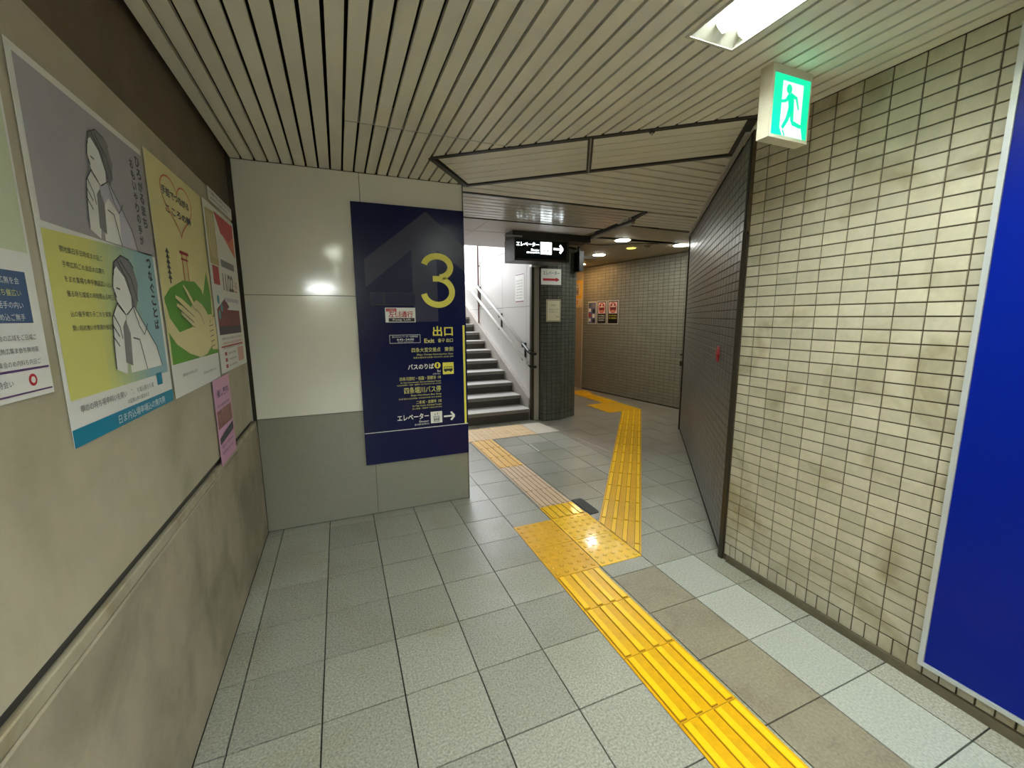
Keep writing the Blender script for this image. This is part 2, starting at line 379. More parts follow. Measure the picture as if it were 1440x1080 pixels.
for k in range(k0, 30):
    xa, xb = S0+SP*k+SG, S0+SP*(k+1)-SG
    xa = max(xa, -0.519); xb = min(xb, 1.984)
    if xb <= xa: continue
    if abs((xa+xb)/2 - 0.117) < 0.034: xa += 0.0
    segs = []
    if xb < 0.09: segs = [(-6, 3.015)]
    else: segs = [(-6, 2.279), (2.291, 3.015)]
    out = []
    for a, b_ in segs:
        cuts = [(a, b_)]
        for (tx0, ty0, tx1, ty1) in TROF:
            nc = []
            for c, d in cuts:
                if xb <= tx0 or xa >= tx1: nc.append((c, d)); continue
                if c < ty1 and d > ty0:
                    for sx0, sx1 in ((xa, min(xb, tx0)), (max(xa, tx1), xb)):
                        if sx1-sx0 > 0.002: slat([(sx0,max(c,ty0)),(sx1,max(c,ty0)),(sx1,min(d,ty1)),(sx0,min(d,ty1))])
                if c < ty0 and d > ty0: nc.append((c, ty0))
                if d > ty1 and c < ty1: nc.append((ty1, d))
                if d <= ty0 or c >= ty1: nc.append((c, d))
            cuts = nc
        out += cuts
    for a, b_ in out:
        parts = []
        if xb > tx0 and xa < tx1 and False: pass
        r_ = [(xa,a),(xb,a),(xb,b_),(xa,b_)]
        if b_ <= 2.603 and xb < 0.5: slat(r_); continue
        if xb <= 0.561: slat(clip(r_, [(-0.52,-9),(1.985,-9),(1.985,3.015),(-0.52,3.015)])); continue
        slat(clip(r_, A1)); slat(clip(r_, A2))
# joint strip where the slats end, and the narrow pale strip beside it
b = MB(); b.box((0.087,2.2795,CZ+0.002),(0.975,2.2905,CT)); b.build('joint_strip', M_RAILLT, ceiling)
# band
BAND = [B_TL, B_TR, B_BR, B_BL]
e_top = (Vector(B_TR)-Vector(B_TL)); e_bot = (Vector(B_BR)-Vector(B_BL))
band = ceiling
NB = 5
div0 = 0.502; 
for side in (0, 1):
    for k in range(NB):
        f0, f1 = k/NB, (k+1)/NB
        def pt(s, f):
            a = Vector(B_TL)+e_top*s; c = Vector(B_BL)+e_bot*s; return a.lerp(c, f)
        s0, s1 = (0.018, div0-0.008) if side == 0 else (div0+0.008, 0.985)
        g0 = 0.05 + 0.90*f0 + 0.008; g1 = 0.05 + 0.90*f1 - 0.008
        slat([tuple(pt(s0,g0)), tuple(pt(s1,g0)), tuple(pt(s1,g1)), tuple(pt(s0,g1))])
def rail(a, c, w, m=M_RAILDK, z0=CZ-0.006, z1=CZ+0.019, name='ceiling_rail'):
    a = Vector(a); c = Vector(c); t = (c-a).normalized(); n = Vector((-t.y, t.x))*w/2
    b = MB(); b.prism([tuple(a+n), tuple(a-n), tuple(c-n), tuple(c+n)], z0, z1); return b.build(name, m, ceiling)
rail(B_TL, B_TR, 0.030); rail(B_BL, B_BR, 0.030); rail(B_TL, B_BL, 0.034)
pd0 = Vector(B_TL)+e_top*div0; pd1 = Vector(B_BL)+e_bot*(div0)
rail(pd0, pd1, 0.030)
rail(pd0, pd1, 0.006, M_RAILLT, CZ-0.008)
rail((1.875,1.56), (2.145,1.90), 0.045)
# moulding along the top of the oblique wall
for a, c, w, m in (((2.02,1.70), (4.0,4.11), 0.03, M_RAILLT),):
    o_ = OB_N*0.02; rail(Vector((1.985,1.65))+o_, Vector((1.985,1.65))+OB_D*3.0+o_, 0.022, M_RAILLT, CZ-0.02)
# zone C: cross slats past the band
ZC = [B_BL, B_BR, tuple(OB_A+OB_D*3.25+OB_N*0.0), (0.895,4.2)]
ZC = [(0.864,3.06), B_BL, B_BR, (3.77,3.815), (0.864,3.815)]
def cross(y, p, x0, x1, ymax, region, m, gap):
    while y < ymax-0.01:
        q = clip([(x0,y+gap),(x1,y+gap),(x1,min(y+p,ymax)-gap),(x0,min(y+p,ymax)-gap)], region)
        slat(q, m); y += p
cross(1.858, 0.11, 0.864, 4.0, 3.178, ZC, M_SLAT, 0.010)
cross(3.205, 0.1, 2.66, 4.0, 3.70, ZC, M_SLAT, 0.010)
rail((0.864,3.191), (2.60,3.191), 0.022)
# zone D: glossier slats in front of the stairs
cross(3.205, 0.0925, 0.864, 2.70, 3.945, [(0.864,3.2),(2.575,3.2),(2.675,3.95),(0.864,3.95)], M_SLATG, 0.007)
rail((0.864,3.950), (2.69,3.950), 0.010)
# zone F: white boards before the stair opening
for x0, x1, y0, y1 in ((0.866,1.40,3.957,4.50),(1.404,2.66,3.957,4.50),(0.866,1.40,4.512,5.42),(1.404,2.66,4.512,5.42)):
    b = MB(); b.box((x0,y0,CZ),(x1,y1,CZ+0.018)); b.build('ceiling_board', M_CEILWH, ceiling)
# rail and pale flange between stair zone and lift hall
rail((2.60,3.20), (2.74,3.66), 0.04, M_RAILDK); rail((2.68,3.45), (2.76,4.47), 0.035, M_RAILDK, CZ-0.012)
rail((2.725,3.52), (2.805,4.55), 0.04, M_RAILLT, CZ-0.03)
rail((2.75,3.70), (3.75,3.76), 0.014, M_RAILDK)
# zone E: lift hall ceiling
ZE = [(2.73,3.72),(3.74,3.765),(4.86,4.45),(4.36,7.1),(4.30,9.1),(2.41,9.1),(2.41,5.2),(2.80,4.9)]
def boxclip(x0, y0, x1, y1, lim): return clip([(x0,y0),(x1,y0),(x1,y1),(x0,y1)], lim)
ZEc = [(2.72,3.72),(3.9,3.72),(4.95,4.45),(4.40,9.1),(2.41,9.1),(2.41,4.2)]
y = 3.72
while y < 4.32:
    slat(boxclip(2.72, y+0.0012, 5.0, y+0.1-0.0012, ZEc), M_CEILBD); y += 0.1
for x0, x1, y0, y1 in ((2.41,5.0,4.32,6.0),(2.41,5.0,6.002,9.1)):
    slat(boxclip(x0, y0+0.001, x1, y1, ZEc), M_CEILBD, name='ceiling_board')

# ---- left wall
wl = struct('wall_left', *(lambda b: (b.v, b.f))(MB().box((-0.70,-3.2,0),(-0.545,3.02,CT))), M_PLASTER3)
b = MB(); b.box((-0.546,-3.2,CZ-0.315+0.0),(-0.545+0.0005,3.015,CZ)); 
b = MB(); b.bevbox(Vector((-0.545,-3.18,0.795)), Vector((0,1,0)), Vector((0,0,1)), Vector((1,0,0)), 3.18+2.875, 2.007-0.795, 0.025, 0.004); b.build('notice_board_panel', M_PLASTER, wl)
b = MB(); b.bevbox(Vector((-0.545,-3.18,0.0)), Vector((0,1,0)), Vector((0,0,1)), Vector((1,0,0)), 3.18+3.012, 0.728, 0.025, 0.004); b.build('wainscot_panel', M_PLASTER2, wl)
b = MB(); b.bevbox(Vector((-0.545,-3.18,0.730)), Vector((0,1,0)), Vector((0,0,1)), Vector((1,0,0)), 3.18+3.012, 0.032, 0.022, 0.003); b.build('ledge_strip', M_LEDGE, wl)
b = MB(); b.box((-0.5449,-3.18,0.763),(-0.537,2.89,0.794)); b.build('groove_strip', M_GROOVE, wl)
b = MB(); b.box((-0.545,2.877,0.79),(-0.517,2.889,1.93)); b.build('edge_strip', M_RAILLT, wl)

# ---- front wall (clad block) with enamel panels
wf = struct('wall_front', *(lambda b: (b.v, b.f))(MB().box((-0.70,3.022,0),(0.858,5.2,CT))), M_CORNER)
for (x0,x1,z0,z1,m) in ((-0.518,0.178,0.006,0.765,M_ENAMELG),(0.181,0.862,0.006,0.765,M_ENAMELG),(-0.518,0.178,0.768,1.543,M_ENAMEL),(0.181,0.862,0.768,1.543,M_ENAMEL),(-0.518,0.178,1.546,CZ-0.004,M_ENAMEL),(0.181,0.862,1.546,CZ-0.004,M_ENAMEL)):
    b = MB(); b.bevbox(Vector((x0,3.022,z0)), Vector((1,0,0)), Vector((0,0,1)), Vector((0,-1,0)), x1-x0, z1-z0, 0.008, 0.0012); b.build('enamel_panel', m, wf)
b = MB(); b.box((0.858,3.014,0),(0.866,3.05,CZ)); b.build('corner_strip', M_CORNER, wf)
b = MB(); b.box((0.858,3.06,0.0),(0.864,5.15,CZ)); b.build('side_panel', M_STWALL, wf)

# ---- tile walls
def tile_wall(parent, o, u, n, us, z0, rows, ph, m, depth=0.005, gap=0.0025, limit=0, stagger=False, key=None):
    """us = list of column boundaries along u. The first `limit` tiles are objects, the rest one mesh."""
    cells = [(us[i], us[i+1], z0+ph*j, z0+ph*(j+1)) for i in range(len(us)-1) for j in range(rows)]
    if key: cells.sort(key=key)
    cache = {}; rest = MB(); Z = Vector((0,0,1))
    for k, (a, c, lo, hi) in enumerate(cells):
        w = c-a-2*gap; h = hi-lo-2*gap
        if w < 0.006: continue
        p = o + u*(a+gap) + Z*(lo+gap)
        if k < limit:
            kk = round(w, 3)
            if kk not in cache:
                t = MB(); t.bevbox(Vector((0,0,0)), u, Z, n, w, h, depth, 0.0012)
                ob = t.build('tile', m, parent); cache[kk] = ob.data; ob.location = p
            else:
                ob = bpy.data.objects.new('tile', cache[kk]); COL.objects.link(ob); ob.parent = parent; ob.location = p
        else: rest.bevbox(p, u, Z, n, w, h, depth, 0.0012)
    if rest.f: tag(rest.build('tile_field', m, parent), kind='stuff')
# right wall
wr = struct('wall_right', *(lambda b: (b.v, b.f))(MB().box((1.991,-6,0),(2.15,1.645,CT))), M_GROUT)
cols = [1.643, 1.622] + [1.550 - 0.0977*k for k in range(0, 22)]
us = [-c for c in cols]   # u runs towards -y
OR = Vector((1.991, 0, 0)); UR = Vector((0,-1,0)); NR = Vector((-1,0,0))
nrow = 43; ph = 0.05142
z_b = 0.108
near = [u_ for u_ in us if -u_ > 0.60]
tile_wall(wr, OR, UR, NR, us[1:], z_b, nrow, ph, M_TILE, limit=300, key=lambda c: (0 if c[1] <= -0.57 else 1, abs(c[0]+0.75)*1.0 + abs(c[2]-1.15)*0.25))
b = MB()
for i in range(len(us)-2):      # squat bottom row of half tiles
    a, c = us[1+i], us[2+i]
    for h0, h1 in ((a, (a+c)/2), ((a+c)/2, c)): b.bevbox(OR+UR*(h0+0.003)+Vector((0,0,0.040)), UR, Vector((0,0,1)), NR, h1-h0-0.006, 0.064, 0.006, 0.0015)
tag(b.build('half_tile_row', M_TILE, wr), kind='stuff')
bb = struct('baseboard_right', *(lambda b: (b.v, b.f))(MB().box((1.976,-6,0),(1.992,1.60,0.038))), mat('skirting_dark', (96, 88, 70), 0.6, noise=(20,0.15,3)))
# oblique wall
p0 = OB_A; p1 = OB_A+OB_D*2.95; bk = -OB_N*0.16
wo = struct('wall_middle', *(lambda b: (b.v, b.f))(MB().prism([tuple(p0+OB_N*-0.006), tuple(p1+OB_N*-0.006), tuple(p1+bk), tuple(p0+bk)], 0, CT)), mat('grout_taupe', (30, 27, 22), 0.9))
OO = Vector((p0.x, p0.y, 0)) - Vector((OB_N.x, OB_N.y, 0))*0.006
UO = Vector((OB_D.x, OB_D.y, 0)); NO = Vector((OB_N.x, OB_N.y, 0))
# viewed from the hall the wall runs away to the left; u along +OB_D
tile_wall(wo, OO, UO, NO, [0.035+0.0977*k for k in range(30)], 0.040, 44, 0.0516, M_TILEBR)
b = MB(); b.prism([tuple(p0+OB_N*0.006), tuple(p0+OB_N*0.006+OB_D*0.02), tuple(p0+OB_D*0.02-OB_N*0.01), (1.999,1.63), (1.979,1.63), (1.979,1.655)], 0, 1.83); b.build('corner_guard', M_CORNER, wo)
b = MB(); q0 = p1+OB_N*0.008
b.prism([tuple(q0), tuple(q0+OB_D*0.03), tuple(q0+OB_D*0.03+bk), tuple(q0+bk)], 0, CZ); b.build('end_guard', M_CORNER, wo)
# pieces fixed at the far end of the oblique wall
for z0, z1 in ((0.80,0.86),(0.93,0.95)):
    b = MB(); q = p1+OB_N*0.008-OB_D*0.03; b.prism([tuple(q), tuple(q+OB_D*0.05), tuple(q+OB_D*0.05+OB_N*0.03), tuple(q+OB_N*0.03)], z0, z1); b.build('latch_plate', M_CORNER, wo)
# far wall
bk = -FW_N*0.15
wfar = struct('wall_far', *(lambda b: (b.v, b.f))(MB().prism([tuple(FW_A-FW_D*1.2-FW_N*0.006), tuple(FW_B-FW_N*0.006), tuple(FW_B+bk), tuple(FW_A-FW_D*1.2+bk)], 0, CT)), mat('grout_olive', (62, 58, 48), 0.9))
OF = Vector((FW_B.x, FW_B.y, 0)) - Vector((FW_N.x, FW_N.y, 0))*0.006
tile_wall(wfar, OF, Vector((-FW_D.x, -FW_D.y, 0)), Vector((FW_N.x, FW_N.y, 0)), [0.0+0.0977*k for k in range(38)], 0.02, 45, 0.051, M_TILEFAR)
# wall past the corner of the far wall, and hall end
we = struct('wall_back', *(lambda b: (b.v, b.f))(MB().box((4.345,7.055,0),(4.5,9.2,CT)).box((2.95,9.05,0),(4.5,9.2,CT))), mat('lift_hall_panel', (176, 160, 134), 0.5, noise=(3,0.04,3)))
ws = struct('wall_stairs', *(lambda b: (b.v, b.f))(MB().box((2.405,5.155,0),(2.9,12,4.6))), M_CORNER)
# closing walls behind the camera and beyond the near corner
struct('wall_near', *(lambda b: (b.v, b.f))(MB().box((-6,-9,0),(2.1,-8.85,CZ+0.1)).box((-6,-9,0),(-5.85,-3.2,CZ+0.1)).box((-5.85,-3.35,0),(-0.545,-3.2,CZ+0.1)).box((1.985,-9,0),(2.1,-6,CZ+0.1))), M_PLASTER)
# corner beyond oblique wall's end
struct('wall_recess', *(lambda b: (b.v, b.f))(MB().prism([tuple(p1-OB_N*0.16), (5.3,3.0), (5.4,3.1), tuple(p1-OB_N*0.14+OB_D*0.1)], 0, CT)), M_TILEFAR)

# stair wall panels: between joints, to the top of the stairwell
wx = 2.405
ys = [5.157, 5.329, 6.251, 7.384, 8.30, 9.3, 10.4]
zs = [0.0, 1.545, 2.36, 3.2, 4.2]
for i in range(len(ys)-1):
    for j in range(len(zs)-1):
        b = MB(); b.bevbox(Vector((wx, ys[i]+0.0025, zs[j]+0.0025)), Vector((0,1,0)), Vector((0,0,1)), Vector((-1,0,0)), ys[i+1]-ys[i]-0.005, zs[j+1]-zs[j]-0.005, 0.006, 0.001)
        b.build('wall_panel', M_STWALL, ws)
b = MB(); b.tube([(2.375,7.40,1.30),(2.375,7.40,3.4)], 0.014, 8)
for z_ in (1.6,2.3,3.0): b.box((2.372,7.38,z_),(2.398,7.42,z_+.02))
tag(b.build('drain_pipe', mat('pipe_brown', (98, 66, 60), 0.5)), 'thin brown vertical pipe on the pale stair wall', 'pipe')
# opposite side and head of the stairwell
struct('wall_stair_left', *(lambda b: (b.v, b.f))(MB().box((0.70,5.2,0),(0.864,10.6,4.6)).box((0.70,10.4,0),(2.9,10.6,2.2))), M_STWALL)
struct('wall_over_stairs', *(lambda b: (b.v, b.f))(MB().box((-0.7,5.22,CT),(2.405,5.42,4.6))), M_CEILWH)

# ================================================================== STAIRS
st = empty('staircase', (1.62,5.1,0), 'grey stone staircase climbing from behind the navy board beside the handrails', 'stairs')
RISE, RUN = 0.139, 0.3125
for k in range(14):
    zt = 0.165 + RISE*k; yt = 5.10 + RUN*k
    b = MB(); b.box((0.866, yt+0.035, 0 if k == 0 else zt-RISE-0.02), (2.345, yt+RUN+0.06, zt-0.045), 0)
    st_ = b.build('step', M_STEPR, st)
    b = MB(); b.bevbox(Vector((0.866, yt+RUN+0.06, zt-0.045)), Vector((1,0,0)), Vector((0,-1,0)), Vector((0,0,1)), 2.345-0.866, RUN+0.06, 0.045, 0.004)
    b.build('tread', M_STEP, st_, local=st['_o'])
    b = MB(); b.box((0.870, yt-0.0015, zt-0.042), (2.341, yt+0.001, zt-0.006)); b.build('nosing', M_NOSE, st_, local=st['_o'])
b = MB()
n = 14; ytop = 5.19+4.2; ztop = 0.31+4.2*0.445
vs = []; yz = [(5.158,0.0),(5.158,0.295),(5.19,0.31),(ytop,ztop),(ytop,0.0)]
for x in (2.349, 2.397): vs += [(x, y_, z_) for y_, z_ in yz]
b.add(vs, [(0,1,2,3,4),(9,8,7,6,5),(0,5,6,1),(1,6,7,2),(2,7,8,3),(3,8,9,4),(4,9,5,0)]); b.build('stringer', M_DADO, st)

# ================================================================== PILLAR
pil = [(2.485,5.15),(2.500,5.005),(2.535,4.975),(2.745,4.975),(3.05,5.12),(3.05,5.30),(2.485,5.30)]
pr = empty('tiled_pillar', (2.76,5.1,0), 'dark olive tiled pillar between the staircase and the lift hall', 'pillar')
b = MB(); b.prism(pil, 0, CZ+0.015); b.build('core', M_GROUTDK, pr)
tiles = MB(); row_h = 0.0511
def pface(a, c, cols_):
    a = Vector((a[0], a[1], 0)); c = Vector((c[0], c[1], 0)); u = (c-a).normalized(); n = Vector((u.y, -u.x, 0)); L = (c-a).length; w = L/cols_
    for i in range(cols_):
        tiles.bevbox(a+u*(w*i+0.003)+Vector((0,0,0.004)), u, Vector((0,0,1)), n, w-0.006, 0.085, 0.006, 0.0015)
        for j in range(43):
            tiles.bevbox(a+u*(w*i+0.003)+Vector((0,0,0.095+j*row_h+0.003)), u, Vector((0,0,1)), n, w-0.006, row_h-0.006, 0.006, 0.0015)
for i, nc in ((1,1),(2,3),(3,4),(4,2)): pface(pil[i], pil[i+1], nc)
pface(pil[0], pil[1], 2)
tag(tiles.build('tile_cladding', M_TILEDK, pr), kind='stuff')
# shutter guide post left of the pillar
pp = empty('shutter_guide_post', (2.43,5.11,0), 'pale metal shutter guide post between stair handrails and dark pillar', 'post')
b = MB(); b.box((2.405,5.09,0),(2.472,5.15,2.045)); b.build('jamb', mat('jamb_pale', (176,172,160), 0.4, metal=0.2), pp)
b = MB(); b.box((2.365,5.10,0),(2.404,5.154,2.04)); b.build('channel', M_CORNER, pp)
b = MB(); b.box((2.355,5.07,2.046),(2.49,5.15,2.066)); b.build('cap', M_STEEL, pp)

# ================================================================== HANDRAIL
hr = empty('handrail', (2.33,5.1,0.7), 'double white handrail with dark brackets on the pale stair wall', 'handrail')
def ru(y): return 0.92 + (y-5.05)*0.448
def rl(y): return 0.745 + (y-5.05)*0.435
for f in (ru, rl):
    b = MB(); b.tube([(2.33,5.30 if f is ru else 5.16,f(5.30 if f is ru else 5.16)),(2.33,9.6,f(9.6))], 0.022, 10); b.build('rail', M_HANDR, hr, smooth=True)
b = MB(); b.tube([(2.33,5.11,ru(5.11)),(2.33,5.32,ru(5.32))], 0.022, 10); b.build('sleeve', mat('sleeve_dark_green', (34,50,44), 0.4), hr, label=None) if False else b.build('sleeve', mat('sleeve_dark_green', (34,50,44), 0.4), hr)
for f, y0_ in ((ru,5.08),(rl,5.08)):
    b = MB(); b.tube([(2.33,y0_+0.04,f(y0_+0.04)),(2.33,y0_-0.01,f(y0_)-0.01),(2.42,y0_-0.02,f(y0_)-0.02)], 0.017, 8); b.build('rail_end', M_BRK, hr, smooth=True)
for yb in (5.36, 6.28, 7.36, 8.4):
    b = MB(); b.box((2.385,yb-0.02,rl(yb)-0.04),(2.399,yb+0.02,ru(yb)-0.01))
    for f in (ru, rl): b.tube([(2.392,yb,f(yb)-0.06),(2.35,yb,f(yb)-0.07),(2.33,yb,f(yb)-0.015)], 0.009, 6)
    b.build('bracket', M_BRK, hr)

# ================================================================== TACTILE PAVING
def tact_tile(o, u, v, w, h, m, mc, kind, parent, clipf=None, nb=4, barw=0.026):
    """one tactile tile: base slab with raised bars (along v) or domes"""
    b = MB(); Z = Vector((0,0,1)); o = Vector((o[0], o[1], 0)); u = Vector((u[0], u[1], 0)); v = Vector((v[0], v[1], 0))
    def pr(poly, z0, z1, mi): 
        if clipf: poly = clipf(poly)
        if len(poly) >= 3: b.prism(poly, z0, z1, mi)
    P = lambda a, c: tuple((o+u*a+v*c)[:2])
    e = 0.0012
    pr([P(e,e),P(w-e,e),P(w-e,h-e),P(e,h-e)], 0.0006, 0.0032, 0)
    if kind == 'bar':
        for k in range(nb):
            c = w*(k+0.5)/nb if nb > 4 else (0.028 + (w-0.056)*k/(nb-1))
            pr([P(c-barw/2-0.003,0.004),P(c+barw/2+0.003,0.004),P(c+barw/2+0.003,h-0.004),P(c-barw/2-0.003,h-0.004)], 0.0032, 0.0036, 1)
            pr([P(c-barw/2,0.008),P(c+barw/2,0.008),P(c+barw/2,h-0.008),P(c-barw/2,h-0.008)], 0.0032, 0.0085, 2)
    else:
        nx = max(1, round(w/0.057)); ny = max(1, round(h/0.06))
        for i in range(nx):
            for j in range(ny):
                c = o+u*(w*(i+0.5)/nx)+v*(h*(j+0.5)/ny)
                if clipf and not clipf([(c.x-.01,c.y-.01),(c.x+.01,c.y-.01),(c.x+.01,c.y+.01),(c.x-.01,c.y+.01)]): continue
                b.disc((c.x,c.y), 0.0125, 0.0030, 0.0034, 12, 1); b.disc((c.x,c.y), 0.0115, 0.0032, 0.0065, 12, 0, r2=0.0075)
    return b.build('tactile_tile', [m, mc, M_TACTBAR if m is M_TACT else m], parent)
t1 = empty('tactile_guide_strip', (1.135,0,0), 'bright yellow ribbed tactile strip running from the bottom edge of the photo', 'tactile paving')
yj = [1.835, 1.555, 1.245, 0.940, 0.640, 0.340, 0.040, -0.26, -0.56, -0.86, -1.16]
for i in range(len(yj)-1): tact_tile((0.998,yj[i+1]), (1,0), (0,1), 0.275, yj[i]-yj[i+1], M_TACT, M_CREASE, 'bar', t1)
t2 = empty('tactile_warning_block', (1.14,2.14,0), 'yellow dotted tactile mat at the end of the near strip, left of the glossy one', 'tactile paving')
for y0_ in (1.836, 2.138): tact_tile((0.998,y0_), (1,0), (0,1), 0.286, 0.30, M_TACT, M_CREASE, 'dot', t2)
t3 = empty('tactile_warning_block', (1.43,2.23,0), 'shiny crinkled yellow dotted tactile mat touching the slanted strip', 'tactile paving')
for y0_ in (1.832, 2.135): tact_tile((1.288,y0_), (1,0), (0,1), 0.284, 0.302, M_TACTG, M_CREASE, 'dot', t3)
tact_tile((1.288,2.438), (1,0), (0,1), 0.276, 0.195, M_TACTG, M_CREASE, 'bar', t3, nb=5)
t4 = empty('tactile_guide_strip', (1.43,3.07,0), 'beige ribbed tactile strip beyond the dotted mats', 'tactile paving')
for k in range(3): tact_tile((1.300,2.634+0.2945*k), (1,0), (0,1), 0.258, 0.2945, M_TACTP, M_CREASEP, 'bar', t4, nb=6, barw=0.016)
t5 = empty('tactile_guide_strip', (1.43,3.97,0), 'worn yellow ribbed tactile strip leading towards the stairs', 'tactile paving')
for k in range(3): tact_tile((1.303,3.5185+0.304*k), (1,0), (0,1), 0.255, 0.304, M_TACTO, M_CREASEP, 'bar', t5)
t6 = empty('tactile_stair_block', (1.6,4.7,0), 'faded beige tactile paving in front of the bottom stair', 'tactile paving')
for i in range(4):
    for j in range(2): tact_tile((0.92+0.305*i,4.445+0.25*j), (1,0), (0,1), 0.305, 0.25, M_TACTS, M_TACTS, 'dot', t6)
b = MB(); b.prism([(2.145,4.45),(2.46,4.45),(2.40,4.94),(2.145,4.94)], 0.0004, 0.0022); tag(b.build('floor_patch', mat('floor_patch_pale', (190,182,166), 0.4, noise=(40,.08,4))), 'pale square floor patch beside the faded tactile paving', 'floor patch')
# slanted strip
sd = Vector((4.2-1.58, 5.06-1.845)).normalized(); sn = Vector((-sd.y, sd.x)); so = Vector((1.58,1.845))
cl = lambda poly: clip(poly, [(1.576,1.80),(9,1.80),(9,5.045),(1.576,5.045)])
t7 = empty('tactile_guide_strip', (2.6,3.2,0), 'long yellow ribbed strip slanting from the shiny mat towards the lift hall', 'tactile paving')
for k in range(-1, 15):
    s0 = 0.105+0.30*k
    tact_tile(tuple(so+sd*s0+sn*0.283), tuple(-sn), tuple(sd), 0.283, 0.30, M_TACT, M_CREASE, 'bar', t7, clipf=cl)
t8 = empty('tactile_warning_block', (3.88,5.35,0), 'yellow tactile mat at the far end of the slanted strip', 'tactile paving')
for i in range(2):
    for j in range(2): tact_tile((3.60+0.295*i,5.047+0.31*j), (1,0), (0,1), 0.295, 0.31, M_TACT, M_TACT, 'dot', t8)
t9 = empty('tactile_guide_strip', (4.08,6.1,0), 'short orange-lit tactile strip deep in the lift hall', 'tactile paving')
for k in range(3): tact_tile((3.93,5.669+0.29*k), (1,0), (0,1), 0.275, 0.29, M_TACT, M_TACT, 'bar', t9)
t10 = empty('tactile_warning_block', (4.12,6.72,0), 'farthest tactile mat beside the far tiled wall', 'tactile paving')
tact_tile((3.93,6.541), (1,0), (0,1), 0.38, 0.33, M_TACT, M_TACT, 'dot', t10)
b = MB(); b.prism([(1.578,2.40),(1.655,2.405),(1.662,2.43),(1.662,2.64),(1.650,2.66),(1.578,2.66)], 0.0004, 0.006)
tag(b.build('rubber_plate', M_RUBBER), 'small black rubber plate beside the shiny yellow mat', 'floor plate')
for a, c, lb in (((2.485,4.116),(2.545,3.50),'longer pale metal threshold strip beside the slanted yellow strip'),((1.879,4.096),(1.869,3.836),'short pale metal strip set in the floor before the stairs')):
    a = Vector(a); c = Vector(c); t = (c-a).normalized(); n_ = Vector((-t.y,t.x))*0.009
    b = MB(); b.prism([tuple(a+n_),tuple(a-n_),tuple(c-n_),tuple(c+n_)], 0.0004, 0.003); tag(b.build('threshold_strip', M_RAILLT), lb, 'floor strip')

# ================================================================== CEILING FIXTURES
for i, (x0, y0_, x1, y1_) in enumerate(TROF):
    tl = empty('ceiling_light', ((x0+x1)/2, (y0_+y1_)/2, CZ), ['recessed white louvred fluorescent light above the green exit sign', 'added fluorescent fill light in the ceiling behind the camera', 'added fluorescent fill light farthest behind the camera', 'added fluorescent fill light near the poster wall just behind the camera', 'added fluorescent fill light near the poster wall far behind the camera'][i], 'ceiling light')
    w = 0.010; sl = 0.022; zt = CZ+0.068
    b = MB()
    for (ax, ay, cx, cy) in ((x0,y0_,x0+w,y1_),(x1-w,y0_,x1,y1_),(x0+w,y0_,x1-w,y0_+w),(x0+w,y1_-w,x1-w,y1_)): b.box((ax,ay,CZ-0.003),(cx,cy,CT-0.001))
    b.build('frame', M_BLADE, tl)
    b = MB()
    A = [(x0+w,y0_+w,CZ),(x1-w,y0_+w,CZ),(x1-w,y1_-w,CZ),(x0+w,y1_-w,CZ)]
    ye = y1_-w-0.115
    B = [(x0+w+sl,y0_+w+sl,zt),(x1-w-sl,y0_+w+sl,zt),(x1-w-sl,ye,zt),(x0+w+sl,ye,zt)]
    b.add(A+B, [(k_, (k_+1) % 4, 4+(k_+1) % 4, 4+k_) for k_ in range(4)]); b.build('reflector', M_BLADE, tl)
    b = MB(); b.box((x0+w+sl,y0_+w+sl,zt),(x1-w-sl,ye,zt+0.006)); b.build('diffuser', M_TUBE, tl)
    for yy in [y1_-0.055-0.13*q_ for q_ in range(9)]:
        bl = MB()
        for q_ in range(2):
            xa = x0+w+(x1-x0-2*w)*q_/2; xb = x0+w+(x1-x0-2*w)*(q_+1)/2; xm = (xa+xb)/2
            for dy in (0.0, 0.004): bl.add([(xa,yy+dy,CZ+0.004),(xa+.02,yy+dy,CZ+0.012),(xm,yy+dy,CZ+0.045),(xb-.02,yy+dy,CZ+0.012),(xb,yy+dy,CZ+0.004),(xb-.012,yy+dy,CZ+0.055),(xa+.012,yy+dy,CZ+0.055)],[(0,1,2,3,4,5,6)])
        bl.build('louver_blade', M_BLADE, tl)
DL = [(3.26,4.40,0.085,M_DOWN,'round white downlight nearest the stair pillar, in the lift hall ceiling'),(3.685,5.537,0.085,M_DOWN,'round white downlight in the middle distance of the lift hall'),
      (4.20,4.43,0.085,M_DOWN,'round white downlight beside the top of the far tiled wall'),(3.734,4.845,0.06,M_DOWNY,'small dim yellow downlight between the white ones'),(4.02,6.62,0.085,M_DOWNW,'warm downlight deepest in the lift hall'),
      (3.9,8.2,0.085,M_DOWNW,'warm downlight hidden deep behind the dark pillar')]
for x, y, r, m, lb in DL:
    e = empty('downlight', (x,y,CZ), lb, 'ceiling light')
    b = MB(); b.disc((x,y), r+0.016, CZ-0.006, CZ, 24, 0, r2=r+0.02); b.build('rim', M_RIM, e)
    b = MB(); b.disc((x,y), r, CZ-0.011, CZ-0.0065, 24); b.build('lens', m, e)
e = empty('smoke_detector', (3.83,4.62,CZ), 'small grey round smoke detector on the lift hall ceiling', 'detector')
b = MB(); b.disc((3.83,4.62), 0.05, CZ-0.014, CZ, 18, 0, r2=0.055); b.build('base', mat('detector_grey', (120,112,92), 0.5), e)
b = MB(); b.disc((3.83,4.62), 0.03, CZ-0.026, CZ-0.0145, 18, 0, r2=0.035); b.build('sensor', mat('detector_grey', (120,112,92), 0.5), e)
